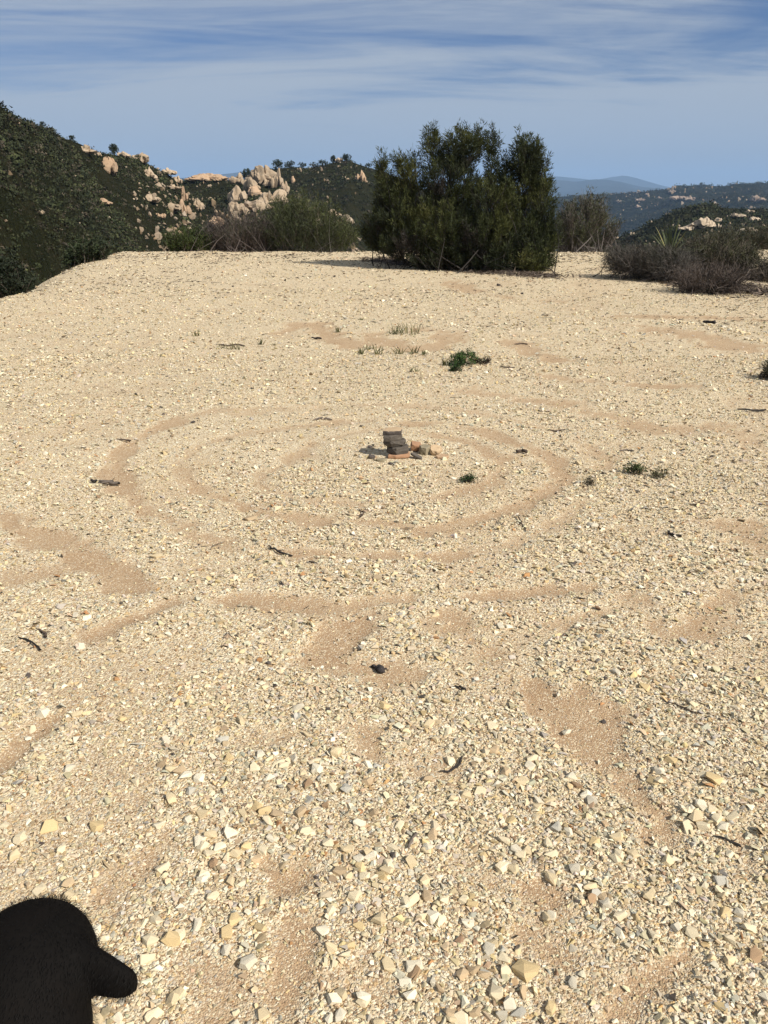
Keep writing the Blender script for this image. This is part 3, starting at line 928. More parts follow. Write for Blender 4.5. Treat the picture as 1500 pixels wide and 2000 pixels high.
B = at_depth(560, 492, 29.6); B[2] = -.45
shrub('scrub_bush', 'wide olive scrub bush with bare grey stems behind the far gravel edge', 'bush', B,
      px_lobes(B, [(560, 445, 60, 34, 0, 1.2), (620, 445, 60, 32, 0, 1.2), (665, 462, 36, 26, 0, 1), (590, 470, 90, 26, -.3, 1), (555, 416, 22, 22, 0, .6), (598, 410, 26, 22, 0, .6), (640, 420, 14, 18, 0, .5), (515, 460, 36, 24, 0, 1)], 29.6),
      950, 28, .52, .12, .020, [((.05, .045, .034), 1.2), ((.040, .048, .020), 3), ((.058, .068, .023), 3), ((.092, .096, .036), 1.6)], stems=70, seed=5, spread=.26, stem_r=.012, rootspread=1.4, stem_col=(.08, .07, .06), twigs=1.3)
B = at_depth(462, 492, 29.3); B[2] = -.4
shrub('bare_scrub', 'leafless purplish brown scrub behind the gravel edge left of the olive scrub', 'bush', B,
      px_lobes(B, [(465, 458, 50, 32, 0, .9), (430, 468, 26, 22, 0, .7), (505, 462, 30, 30, 0, .7)], 29.3),
      420, 16, .6, .12, .018, [((.075, .060, .052), 4), ((.055, .053, .033), 2)], stems=120, seed=7, spread=.2, stem_r=.02, rootspread=.9, stem_col=(.085, .068, .060), twigs=2.2)
B = at_depth(368, 494, 29.0); B[2] = -.35
shrub('green_bush', 'low bright green bush on the gravel edge at the foot of the left hill', 'bush', B,
      px_lobes(B, [(365, 476, 34, 18, 0, .7), (395, 478, 20, 14, 0, .6), (340, 482, 16, 10, 0, .5)], 29.0),
      260, 34, .42, .13, .022, [((.050, .066, .018), 3), ((.034, .046, .016), 2)], stems=40, seed=9, spread=.3, rootspread=.5)
B = at_depth(175, 520, 24.5); B[0] -= .5; B[2] = -1.3
shrub('leafy_bush', 'leafy dark green bush just beyond the left gravel edge', 'bush', B,
      px_lobes(B, [(172, 494, 32, 18, 0, .6), (155, 508, 26, 18, 0, .6), (196, 490, 16, 10, 0, .4)], 24.5),
      230, 40, .3, .075, .042, [((.032, .044, .017), 3), ((.022, .030, .013), 3), ((.065, .08, .034), .6)], stems=40, seed=11, spread=.5, curl=.9, rootspread=.3)
B = at_depth(15, 600, 17.0); B[0] -= .9; B[2] = -1.7
shrub('leafy_bush', 'broad dark leafy bush below the gravel edge at the left border', 'bush', B,
      px_lobes(B, [(15, 555, 46, 26, 0, .6), (-40, 545, 50, 40, 0, .7), (5, 530, 24, 16, 0, .4)], 17.0),
      360, 42, .26, .06, .034, [((.030, .040, .016), 3), ((.020, .027, .013), 4), ((.055, .05, .032), 1)], stems=50, seed=13, spread=.5, curl=.9, rootspread=.3)
B = at_depth(1140, 488, 29.6); B[2] = -.35
shrub('thin_bush', 'thin grey green bush standing right of the large bush', 'bush', B,
      px_lobes(B, [(1140, 440, 36, 36, 0, .8), (1160, 424, 20, 26, 0, .6), (1112, 442, 22, 36, 0, .7), (1183, 458, 22, 22, 0, .6), (1130, 472, 46, 18, 0, .7), (1148, 402, 10, 14, 0, .4)], 29.6),
      620, 18, .5, .11, .026, [((.075, .082, .042), 3), ((.055, .058, .036), 3), ((.105, .115, .055), 1.4)], stems=120, seed=15, spread=.3, stem_r=.022, rootspread=.5, stem_col=(.11, .095, .085), twigs=2.4)
B = gp(1285, 545); B[2] += .0
shrub('dry_mound', 'low mound of dry grey brown brush in front of the yucca', 'bush', B,
      px_lobes(B, [(1255, 515, 60, 20, 0, .8), (1300, 525, 50, 20, -.3, .8), (1225, 510, 34, 14, .3, .6), (1320, 520, 36, 22, .2, .6)], B[1]),
      620, 26, .34, .16, .010, [((.098, .086, .074), 3), ((.07, .063, .052), 3), ((.05, .05, .032), 1.4)], stems=60, seed=17, spread=.5, up=.7, out=.8, stem_r=.012, rootspread=.6, stem_col=(.09, .075, .068), twigs=2.0, curl=.7)
B = at_depth(1405, 545, 19.0); B[2] = 0
shrub('dark_scrub', 'dark olive scrub bush right of the yucca', 'bush', B,
      px_lobes(B, [(1385, 510, 46, 22, 0, .8), (1425, 514, 36, 22, 0, .8), (1370, 494, 26, 14, 0, .5), (1445, 506, 24, 18, .2, .6), (1350, 512, 36, 22, 0, .6)], 19.0),
      620, 26, .38, .09, .016, [((.062, .062, .030), 3), ((.045, .042, .028), 3), ((.085, .072, .052), 1.5)], stems=110, seed=19, spread=.3, stem_r=.02, rootspread=.5, twigs=1.6)
B = gp(1385, 572)
shrub('dead_shrub', 'small dark dead shrub with spreading bare stems on the gravel margin', 'bush', B,
      px_lobes(B, [(1385, 548, 56, 20, 0, .5), (1350, 545, 30, 16, 0, .4), (1425, 545, 30, 18, 0, .4), (1400, 560, 40, 10, -.1, .4)], B[1]),
      260, 14, .3, .08, .012, [((.07, .055, .045), 3), ((.045, .045, .03), 2)], stems=130, seed=21, spread=.3, up=.55, out=.9, stem_r=.014, rootspread=.2, stem_col=(.075, .06, .052), twigs=2.0)
B = at_depth(1500, 575, 17.8); B[2] = 0
shrub('dark_scrub', 'dark brown scrub clump at the right border of the picture', 'bush', B,
      px_lobes(B, [(1490, 545, 28, 18, 0, .6), (1530, 540, 46, 26, 0, .8), (1475, 528, 16, 10, .4, .4), (1580, 530, 50, 36, 0, .8)], 17.8),
      420, 24, .32, .09, .014, [((.06, .05, .04), 3), ((.05, .052, .03), 2)], stems=80, seed=23, spread=.35, stem_r=.016, rootspread=.4, twigs=1.6)
B = at_depth(1470, 490, 34.5); B[2] = -.6
shrub('far_scrub', 'grey green scrub beyond the gravel on the far right', 'bush', B,
      px_lobes(B, [(1450, 470, 44, 20, 0, 1), (1500, 468, 36, 18, 0, 1), (1400, 476, 30, 14, 0, 1), (1540, 465, 50, 24, 0, 1)], 34.5),
      420, 26, .5, .13, .022, [((.07, .07, .042), 3), ((.05, .052, .03), 3)], stems=60, seed=25, spread=.35, rootspread=.9, twigs=1.4)
B = gp(1498, 738)
shrub('dead_shrub', 'small dark twiggy shrub cut off by the right border beside the path', 'bush', B,
      px_lobes(B, [(1506, 724, 16, 10, 0, .12), (1520, 735, 24, 14, 0, .15)], B[1]),
      110, 18, .09, .035, .008, [((.05, .05, .025), 3), ((.05, .038, .03), 2)], stems=50, seed=27, spread=.4, stem_r=.006, rootspread=.06, twigs=2.0, stem_col=(.05, .04, .035))

# yucca with stiff blades
B = at_depth(1303, 535, 18.4); B[2] = .12
yu = empty('yucca', B, 'spiky pale green yucca rising from the dry brush mound', 'yucca')
g = np.random.default_rng(31)
for k in range(46):
    az = g.uniform(0, 2 * math.pi); el = g.uniform(.45, 1.45)
    ln = g.uniform(.65, 1.05)
    d = np.array([math.cos(az) * math.cos(el), math.sin(az) * math.cos(el), math.sin(el)])
    side = unit(np.cross(d, [0, 0, 1.0])); nrm = np.cross(side, d)
    st = np.linspace(0, 1, 5)
    c = np.array([0, 0, .28]) + st[:, None] * d * ln - (st ** 2)[:, None] * np.array([0, 0, .10 + .12 * math.cos(el)])
    wd = np.array([.010, .015, .013, .008, .002])
    V = np.concatenate([c - side * wd[:, None], c + nrm * wd[:, None] * .35, c + side * wd[:, None]])
    q = []
    for a in range(4):
        q += [[a, a + 1, a + 6, a + 5], [a + 5, a + 6, a + 11, a + 10]]
    cc = np.repeat(np.array([[.115, .135, .062]]) * g.uniform(.7, 1.3) + (np.array([[.12, .08, .02]]) if g.random() < .25 else 0), 15, axis=0)
    link('leaf', mesh_np('yucca_leaf', V, q, M['leaf'], col=cc), yu)
tv, tq = tubes([[[0, 0, -.05], [0, 0, .15], [0, 0, .32]]], [[.12, .10, .05]], 8)
link('trunk', mesh_np('yucca_trunk', tv, tq, M['bark'], col=np.full((len(tv), 3), .08)), yu)


# trees that stand out on the skyline
def skyline_tree(hill, u, v_top, wpx, hpx, label, seed, name='skyline_tree'):
    g = np.random.default_rng(seed)
    p = hill.at_pixel(u, v_top + hpx + 3)
    depth = p[1] * math.cos(PITCH) - (p[2] - CAM[2]) * math.sin(PITCH)
    s = depth / F
    W, H = wpx * s * .5, hpx * s
    root = empty(name, p, label, 'tree', 'trees on the skyline')
    n = 46
    d = rand_dirs(n, g)
    C = d * (g.random((n, 1)) ** .45) * np.array([W * .95, W * .9, H * .42]) + np.array([0, 0, H * .56])
    ax = unit(d + np.array([0, 0, .5]))
    V, Fc, cc = foliage_np(g, C, ax, np.full(n, H * .3), 30, H * .12, H * .06, .55, np.repeat(np.array([[.032, .042, .018]]), n, 0) * g.uniform(.7, 1.3, (n, 1)), curl=.8)
    tag(link('crown', mesh_np('crown', V, Fc, M['farleaf'], col=cc), root), kind='stuff')
    paths = [[[0, 0, -.5], [.05 * H, 0, H * .25], [0, .03 * H, H * .5], [.02 * H, 0, H * .75]]] + [[[.04 * H, 0, H * .2], [x * .3, y * .3, H * .4], [x * .6, y * .6, H * .55], [x, y, z]] for x, y, z in C[:9]]
    tv, tq = tubes(paths, np.array([[1, .8, .5, .25]]) * H * np.array([.05] + [.022] * 9)[:, None], 5)
    link('trunk', mesh_np('trunk', tv, tq, M['bark'], col=np.full((len(tv), 3), .06)), root)


for i, (hl, u, v, wp, hp, lab) in enumerate([
    (hill_left, 222, 274, 14, 18, 'lone dark tree on the crest of the left hill'),
    (hill_left, 82, 232, 14, 10, 'small dark tree high on the crest of the left hill'),
    (hill_left, 140, 257, 14, 9, 'flat dark tree on the left hill crest above its first rocks'),
    (hill_left, 270, 294, 24, 10, 'low dark tree on top of the rock shoulder of the left hill'),
    (hill_rock, 481, 325, 20, 17, 'round dark tree between the rocks of the rocky ridge'),
    (hill_dark, 543, 312, 20, 16, 'dark tree right of the craggy peak, first on the dark ridge'),
    (hill_dark, 566, 314, 22, 12, 'wide low dark tree near the left end of the dark ridge'),
    (hill_dark, 590, 316, 20, 9, 'low dark tree left of the middle of the dark ridge'),
    (hill_dark, 612, 315, 20, 9, 'low dark tree in the middle of the dark ridge'),
    (hill_dark, 630, 311, 18, 10, 'low dark tree right of the middle of the dark ridge'),
    (hill_dark, 651, 303, 10, 12, 'small round tree left of the pinnacle on the dark ridge'),
    (hill_dark, 675, 299, 20, 14, 'dark tree on the highest point of the dark ridge'),
    (hill_dark, 720, 317, 16, 8, 'low dark tree on the dark ridge beside the large bush')]):
    skyline_tree(hl, u, v, wp, hp, lab, 300 + i)

# small green plants on the gravel
FRESH = [((.045, .085, .020), 3), ((.03, .06, .018), 2), ((.07, .11, .03), 1)]


def small_plant(u, v, lobes, label, seed, n=70, per=26, L=.06, ll=.022, lw=.010, pal=FRESH, stems=22, name='small_plant', r=.003):
    B = gp(u, v)
    B[2] = float(ground_z(np.array([B[0]]), np.array([B[1]]))[0])
    return shrub(name, label, 'plant', B, px_lobes(B, lobes, B[1]), n, per, L, ll, lw, pal, stems=stems, seed=seed, spread=.5, up=.6, out=.7, stem_r=r, rootspread=.02, curl=.9, twigs=1.0, stem_col=(.05, .038, .026), group='small green plants on the gravel')


small_plant(908, 716, [(905, 702, 24, 12, 0, .10), (915, 698, 18, 10, .05, .08), (895, 706, 14, 8, -.03, .06)], 'bright green leafy plant growing alone on the gravel behind the cairn', 41, n=84, per=20)
small_plant(938, 712, [(938, 710, 18, 5, 0, .05), (952, 713, 8, 3, 0, .03)], 'dark creeping shoot at the right of the bright green plant', 42, n=30, per=12, pal=[((.035, .042, .018), 2), ((.05, .035, .022), 1)])
small_plant(893, 726, [(893, 721, 12, 5, 0, .05)], 'little green shoot just in front of the bright green plant', 43, n=22, per=16)
small_plant(920, 940, [(920, 935, 10, 5, 0, .02), (908, 938, 8, 3, 0, .02)], 'tiny dark green sprig lying right of the stone cairn', 44, n=20, per=14, L=.04, ll=.014, lw=.006, r=.002)
small_plant(1248, 920, [(1250, 915, 16, 4, 0, .04), (1232, 915, 14, 3, 0, .03)], 'flat green sprig on a dark twig at the right of the rings', 45, n=24, per=12, L=.05, ll=.016, lw=.007, pal=[((.05, .075, .02), 2), ((.05, .04, .025), 2)], r=.003)
small_plant(1290, 930, [(1294, 924, 9, 4, 0, .03), (1283, 929, 8, 3, 0, .03)], 'small olive sprig right of the flat green sprig', 46, n=16, per=12, L=.045, ll=.014, lw=.007, pal=[((.07, .07, .028), 2), ((.05, .04, .025), 1)], r=.002)
small_plant(1150, 944, [(1150, 942, 8, 3, 0, .02)], 'dark withered sprig on the right rim of the rings', 47, n=10, per=10, L=.04, ll=.014, lw=.006, pal=[((.05, .05, .03), 1)], r=.002)


def tuft(u, v, wpx, hpx, label, seed, n=26):
    g = np.random.default_rng(seed)
    B = gp(u, v); B[2] = float(ground_z(np.array([B[0]]), np.array([B[1]]))[0])
    s = np.linalg.norm(B - CAM) / F
    W, H = wpx * s * .5, hpx * s
    rb = np.stack([g.uniform(-W, W, n), g.normal(0, W * .5, n), np.full(n, -.01)], 1)
    tip = rb + np.stack([g.normal(0, H * .35, n), g.normal(0, H * .35, n), H * g.uniform(.5, 1.1, n)], 1)
    mid = (rb + tip) / 2 + np.array([0, 0, H * .12])
    tv, tq = tubes(np.stack([rb, mid, tip], 1), np.array([[1, .8, .15]]) * .0045, 3)
    c = np.repeat(np.array([[.095, .10, .04]]) * g.uniform(.6, 1.5, (n, 1)) + np.array([[.05, .03, .01]]) * (g.random((n, 1)) < .3), 9, axis=0)
    o = link('grass_tuft', mesh_np('grass_tuft', tv, tq, M['leaf'], col=c), loc=B)
    tag(o, label, 'grass tuft', 'sparse grass tufts at the far dirt patch')


for i, (u, v, wp, hp, lab) in enumerate([
    (795, 652, 52, 22, 'widest grass tuft at the back of the far dirt patch'),
    (768, 654, 14, 12, 'short grass tuft left of the widest tuft'),
    (740, 694, 16, 22, 'tall grass tuft in front of the far dirt patch, left of centre'),
    (706, 694, 8, 18, 'thin grass tuft left of the tall tuft before the dirt patch'),
    (722, 684, 14, 10, 'low grass tuft between the two thin tufts of the dirt patch'),
    (780, 694, 12, 18, 'grass tuft in front of the far dirt patch, right of the tall tuft'),
    (808, 694, 14, 18, 'grass tuft at the front right of the far dirt patch'),
    (828, 696, 10, 12, 'last small grass tuft on the right of the dirt patch'),
    (808, 728, 14, 10, 'low dark grass tuft in front of the dirt patch by the green plant'),
    (462, 680, 26, 14, 'grass tuft among twigs on the gravel at the left'),
    (436, 678, 18, 8, 'low grass tuft left of the twiggy tuft'),
    (510, 672, 8, 14, 'single thin grass tuft right of the twiggy tuft'),
    (384, 655, 10, 14, 'small lone grass tuft on the far left gravel'),
    (660, 648, 8, 12, 'single grass blade tuft on the left dirt path'),
    (704, 626, 10, 6, 'tiny dark tuft behind the far dirt patch'),
    (872, 716, 16, 16, 'pale dry tuft left of the bright green plant')]):
    tuft(u, v, wp, hp, lab, 700 + i, n=36 if wp > 30 else 14)

# ------------------------------------------------------------------ gravel
g = np.random.default_rng(5)


def small_hull(k=7):
    p = unit(g.normal(size=(k, 3))) * g.uniform(.75, 1.0, (k, 1))
    return hull_np(p)


def slab_hull(n=12):
    p = unit(g.normal(size=(n, 3)))
    p = np.sign(p) * np.abs(p) ** .62
    return hull_np(p * g.uniform(.82, 1, (n, 1)))


SM = [small_hull() for _ in range(40)]
TINY = [small_hull(6) for _ in range(40)]
BG = [slab_hull(15) for _ in range(30)]
PAL = np.array([(.69, .585, .395), (.74, .66, .495), (.62, .50, .31), (.57, .51, .39), (.46, .43, .355), (.62, .47, .25), (.48, .36, .22), (.36, .24, .14), (.46, .25, .11), (.085, .07, .055)])
PNAME = ['cream', 'whitish', 'buff', 'light grey', 'grey', 'ochre', 'tan', 'brown', 'rusty', 'dark']
PW = np.array([.28, .175, .205, .08, .035, .08, .09, .02, .008, .010])

bands = [  # y0, y1, count, median half size, sigma
    (.75, 2.5, 56000, .0056, .48), (2.5, 5.0, 62000, .0069, .46), (5.0, 9.0, 62000, .0088, .46), (9.0, 16.0, 42000, .0118, .46), (16.0, 29.4, 30000, .016, .46)]
PX, PY, PS = [], [], []
for y0, y1, n, md, sg in bands:
    n2 = int(n * 1.9)
    y = np.sqrt(g.uniform(y0 ** 2, y1 ** 2, n2))
    x = g.uniform(-1, 1, n2) * (.54 * y + 1.0)
    x = np.where(y < 3, g.uniform(-1, 1, n2) * (.52 * np.maximum(y, 1.5) + .55), x)
    d = dirt_at(x, y)
    den = np.clip(.62 + 1.1 * (fbm(x * 1.1 + 3, y * 1.1, 15, 3) - .3), .55, 1)
    keep = g.random(n2) < den * (1 - .82 * d)
    x, y, d = x[keep][:n], y[keep][:n], d[keep][:n]
    clump = .86 + .36 * fbm(x * .7, y * .7, 19, 3)
    s = md * g.lognormal(0, sg, len(x)) * (1 - .5 * d) * clump
    PX.append(x); PY.append(y); PS.append(s)
PX = np.concatenate(PX); PY = np.concatenate(PY); PS = np.minimum(np.clip(np.concatenate(PS), .0022, .05), .0155 + .0022 * PY)
zz = plateau_z(PX, PY)
ok = (zz > -.5)
PX, PY, PS = PX[ok], PY[ok], PS[ok]
# stones the photograph shows clearly: u, v, half width px, palette index
HERO = [(1107, 1422, 13, 1), (485, 1878, 17, 3), (490, 1008, 13, 6), (1158, 1022, 12, 3), (304, 1084, 12, 2), (848, 1193, 11, 2), (978, 1218, 11, 1), (995, 1219, 8, 1), (1358, 1597, 18, 2), (1340, 1612, 15, 0), (1372, 1615, 13, 0),
        (1025, 1890, 24, 5), (702, 1806, 13, 5), (792, 1349, 9, 0), (582, 1380, 13, 3), (656, 1467, 15, 2), (137, 1497, 15, 3), (62, 1420, 11, 0), (55, 1437, 9, 1), (345, 1372, 9, 5), (403, 1338, 7, 8), (430, 1318, 7, 5), (370, 1360, 7, 5),
        (293, 1838, 15, 0), (336, 1835, 20, 5), (905, 1310, 10, 3), (1260, 1340, 13, 5), (1390, 1520, 18, 5), (1180, 1220, 10, 2), (1130, 900, 8, 2), (1287, 1168, 7, 1), (1365, 1180, 9, 0), (955, 1175, 6, 1), (912, 1167, 7, 1), (880, 1480, 14, 0), (1205, 1310, 11, 3),
        (760, 1880, 14, 2), (655, 1948, 15, 1), (1120, 1915, 13, 3), (985, 1865, 12, 0), (905, 1755, 12, 0), (1075, 1965, 15, 5), (1185, 1760, 14, 3), (1305, 1680, 13, 2), (1215, 1690, 9, 2), (1495, 1945, 12, 1), (680, 1710, 10, 2), (945, 1665, 8, 5),
        (755, 1700, 14, 2), (570, 1655, 9, 1), (510, 1760, 12, 2), (650, 1775, 9, 1), (835, 1750, 12, 6), (960, 1835, 13, 2), (40, 1635, 14, 0), (190, 1610, 15, 5), (335, 1560, 13, 2), (95, 1610, 18, 5), (150, 1395, 12, 2), (80, 1390, 14, 1), (240, 1400, 10, 5),
        (230, 1990, 10, 1), (1160, 1215, 8, 3), (430, 1215, 12, 2), (240, 1270, 10, 2), (330, 1240, 8, 1), (460, 1290, 9, 0), (600, 1430, 11, 2), (720, 1490, 10, 1), (545, 1490, 12, 0), (395, 1590, 13, 2), (850, 1610, 13, 0), (1110, 1620, 12, 1)]
hx, hy, hs, hc = [], [], [], []
for u, v, r, c in HERO:
    p = gp(u, v + r * .3)
    hx.append(p[0]); hy.append(p[1]); hs.append(r * np.linalg.norm(p - CAM) / F); hc.append(c)
hx, hy, hs, hc = map(np.array, (hx, hy, hs, hc))
# clear the small stones from under the marked ones and from under the cairn
CAIRN = gp(772, 897)
keep = np.ones(len(PX), bool)
for x, y, s in zip(hx, hy, hs):
    keep &= np.hypot(PX - x, PY - y) > s * .75
keep &= ~((np.abs(PX - CAIRN[0] - .08) < .20) & (np.abs(PY - CAIRN[1] - .04) < .10) & (PS > .008))
PX, PY, PS = PX[keep], PY[keep], PS[keep]
PC = g.choice(len(PAL), len(PX), p=PW / PW.sum())
dist = np.hypot(np.hypot(PX, PY), 1.6)
inview = (np.abs(PX) < .475 * (PY * math.cos(PITCH) + 1.6 * math.sin(PITCH))) & (PY > 1.12)
order = np.argsort(-(PS / dist) * inview)
big = order[:300 - len(HERO)]
mask = np.ones(len(PX), bool); mask[big] = False


def stone_batch(protos, X, Y, S, Cc, rest=.40):
    n = len(X)
    Z = ground_z(X, Y)
    pid = g.integers(len(protos), size=n)
    fl = np.stack([g.uniform(.8, 1.5, n), g.uniform(.75, 1.1, n), g.uniform(.32, .72, n)], 1)
    tilt = np.abs(g.normal(0, .38, n))
    Rm = rotmats(n, tilt, g)
    col = PAL[Cc] * g.uniform(.62, 1.13, (n, 1)) * (1 + g.normal(0, .03, (n, 3)))
    Vs, Fs, Cs, off = [], [], [], 0
    for k, (V, Fc) in enumerate(protos):
        s = np.where(pid == k)[0]
        if not len(s): continue
        # leave out the faces pressed into the ground
        nr = np.cross(V[Fc[:, 1]] - V[Fc[:, 0]], V[Fc[:, 2]] - V[Fc[:, 0]])
        cen = V[Fc].mean(1)
        nr *= np.sign((nr * cen).sum(1))[:, None]
        f2 = Fc[unit(nr)[:, 2] > -.35]
        L = V[None] * (fl[s] * S[s, None])[:, None, :]
        W_ = np.einsum('nij,nkj->nki', Rm[s], L)
        W_ += np.stack([X[s], Y[s], Z[s] + S[s] * fl[s, 2] * rest], 1)[:, None, :]
        Vs.append(W_.reshape(-1, 3))
        Fs.append((f2[None] + (np.arange(len(s)) * len(V))[:, None, None]).reshape(-1, 3) + off)
        Cs.append(np.repeat(col[s], len(V), axis=0))
        off += len(s) * len(V)
    return np.concatenate(Vs), np.concatenate(Fs), np.clip(np.concatenate(Cs), .01, .85)


nearm = mask & (PY < 3.6)
farm = mask & ~nearm
V, Fc, C = stone_batch(SM, PX[nearm], PY[nearm], PS[nearm], PC[nearm])
V2, F2, C2 = stone_batch(TINY, PX[farm], PY[farm], PS[farm], PC[farm], .5)
V, Fc, C = np.concatenate([V, V2]), np.concatenate([Fc, F2 + len(V)]), np.concatenate([C, C2])
tag(link('gravel', mesh_np('gravel', V, Fc, M['pebble'], col=C)), kind='stuff')


# the largest 300 stones, each on its own
SMAT = []
for i, c in enumerate(PAL):
    c = np.array(c)
    SMAT.append(mat_stone('stone_' + PNAME[i].replace(' ', '_'), tuple(c * .93), tuple(np.clip(c * 1.07, 0, .8)), tuple(c * np.array([.86, .74, .58])), scale=34, bstr=.45, bdist=.003, rand=.12))
BME = [mesh_np('loose_stone', V, Fc, SMAT[0]) for V, Fc in BG]
bx = np.concatenate([hx, PX[big]]); by_ = np.concatenate([hy, PY[big]]); bs = np.concatenate([hs, PS[big]]); bc = np.concatenate([hc, PC[big]])
bc = np.where((bc == 8) & (np.arange(len(bc)) % 2 == 0), 2, np.where((bc == 9), 3, bc))
bz = ground_z(bx, by_)
bd = dirt_at(bx, by_)


def region(x, y):
    q = x / (y * .93 + .57)
    side = 'at the left border' if q < -.30 else 'left of the middle' if q < -.1 else 'in the middle' if q < .1 else 'right of the middle' if q < .3 else 'at the right border'
    row = 'of the nearest gravel' if y < 1.55 else 'of the near gravel' if y < 2.1 else 'just this side of the dark dropping' if y < 2.75 else 'just beyond the dark dropping' if y < 3.4 else 'before the outer ring' if y < 4.3 else 'among the rings round the cairn'
    if q < -.30 and y < 1.75: return 'in the nearest gravel by the black dog'
    return side + ' ' + row


for i in range(len(bx)):
    k = int(g.integers(len(BME)))
    s = bs[i] if i < len(HERO) else bs[i] * 1.05
    fz = g.uniform(.38, .62)
    ay = g.uniform(.55, .98)
    sc = (s * g.uniform(1.0, 1.15), s * ay, s * fz)
    shp = 'long' if ay < .68 else 'flat' if fz < .46 else 'chunky' if fz > .55 else 'angular'
    o = link('loose_stone', BME[k], loc=(bx[i], by_[i], bz[i] + sc[2] * .45), rot=(g.normal(0, .14), g.normal(0, .14), g.uniform(0, 6.28)), scale=sc)
    o.material_slots[0].link = 'OBJECT'
    o.material_slots[0].material = SMAT[bc[i]]
    szn = 'big' if s > .024 else 'small' if s < .0155 else 'middling'
    art = {'c': 'a'}
    tag(o, f'{szn} {PNAME[bc[i]]} {shp} stone {region(bx[i], by_[i])}', 'stone', 'loose stones scattered over the gravel')

# ------------------------------------------------------------------ cairn
M['slate'] = mat_stone('dark_slate', (.080, .068, .056), (.11, .095, .078), (.17, .145, .115), scale=14, bstr=.5, bdist=.004)
M['slate_dark'] = mat_stone('blackish_slate', (.06, .05, .045), (.09, .075, .065), (.14, .11, .09), scale=14, bstr=.5, bdist=.004)
M['tanslab'] = mat_stone('tan_slab', (.40, .28, .17), (.48, .36, .22), (.30, .20, .12), scale=12, bstr=.4, bdist=.003)
M['pinkslab'] = mat_stone('pinkish_slab', (.31, .17, .095), (.37, .22, .13), (.22, .13, .08), scale=12, bstr=.4, bdist=.003)
M['olive_rock'] = mat_stone('olive_rock', (.24, .20, .13), (.30, .255, .17), (.16, .13, .09), scale=12, bstr=.5, bdist=.004)
M['topslab'] = mat_stone('brown_slab', (.34, .22, .13), (.42, .29, .18), (.15, .09, .06), scale=9, bstr=.4, bdist=.003)


def slab(outline, h, mat, seed, bev=.0035, taper=.92, topmat=None, side=1.0):
    """a flat stone: irregular outline, two uneven faces, chipped rim"""
    gg = np.random.default_rng(seed)
    bm = bmesh.new()
    n = len(outline)
    lo = [bm.verts.new((x * taper, y * taper, 0 + gg.normal(0, h * .03))) for x, y in outline]
    md = [bm.verts.new((x * (1 + gg.normal(0, .02)), y * (1 + gg.normal(0, .02)), h * gg.uniform(.35, .65))) for x, y in outline]
    hi = [bm.verts.new((x * .965, y * .965, h + gg.normal(0, h * .05))) for x, y in outline]
    bm.faces.new(lo[::-1]); top = bm.faces.new(hi)
    for a, c in ((lo, md), (md, hi)):
        for i in range(n):
            bm.faces.new((a[i], a[(i + 1) % n], c[(i + 1) % n], c[i]))
    bmesh.ops.bevel(bm, geom=[e for e in bm.edges], offset=bev * .5, segments=1, affect='EDGES', clamp_overlap=True)
    bmesh.ops.triangulate(bm, faces=bm.faces)
    bmesh.ops.subdivide_edges(bm, edges=bm.edges, cuts=2, use_grid_fill=True)
    o2 = gg.uniform(0, 30)
    for v in bm.verts:
        c = v.co
        k = np.array([c.x * 60 + o2 + c.z * 40]); k2 = np.array([c.y * 60 + o2 - c.z * 50])
        q = float(fbm(k, k2, seed, 3)[0] - .5)
        v.co = Vector((c.x * (1 + .16 * q), c.y * (1 + .16 * q), c.z + h * .16 * q))
    bmesh.ops.recalc_face_normals(bm, faces=bm.faces)
    me = bpy.data.meshes.new('flat_stone')
    if topmat:
        me.materials.append(mat); me.materials.append(topmat)
        for f in bm.faces:
            if f.normal.z > .8: f.material_index = 1  # upward faces take the lighter material: sunlit top put into the colour
    else:
        me.materials.append(mat)
    bm.to_mesh(me); bm.free()
    return me


def blob_outline(rx, ry, n, jit, seed):
    gg = np.random.default_rng(seed)
    a = np.sort((np.arange(n) + gg.uniform(-.3, .3, n)) / n * 2 * np.pi)
    r = 1 + gg.normal(0, jit, n)
    return [(rx * math.cos(t) * q, ry * math.sin(t) * q) for t, q in zip(a, r)]


cz = float(ground_z(CAIRN[:1], CAIRN[1:2])[0])
ps = np.linalg.norm(CAIRN - CAM) / F          # metres per photograph pixel at the cairn
GRP = 'flat stones stacked into a cairn'
cx, cy = CAIRN[0], CAIRN[1] + .04
zlev = cz + .002
stack = [  # centre u offset (px from 772), half width px, depth half m, height px, material, top material, tilt y, outline, label
    (7, 22, .060, 6.5, 'pinkslab', None, -.02, 'quad', 'pinkish orange slab at the bottom of the cairn'),
    (5, 22, .066, 14, 'slate', None, -.05, 'six', 'thick grey slab second from the bottom of the cairn'),
    (-1, 23, .062, 12, 'slate', None, -.02, 'oval', 'rounded oval grey stone in the middle of the cairn'),
    (-6, 19, .055, 11, 'slate', None, -.02, 'quad', 'square dark grey slab second from the top of the cairn'),
    (-5, 19, .055, 8.5, 'slate_dark', 'tanslab', -.05, 'quad', 'dark brown slab with its sunlit upper face coloured tan crowning the cairn')]
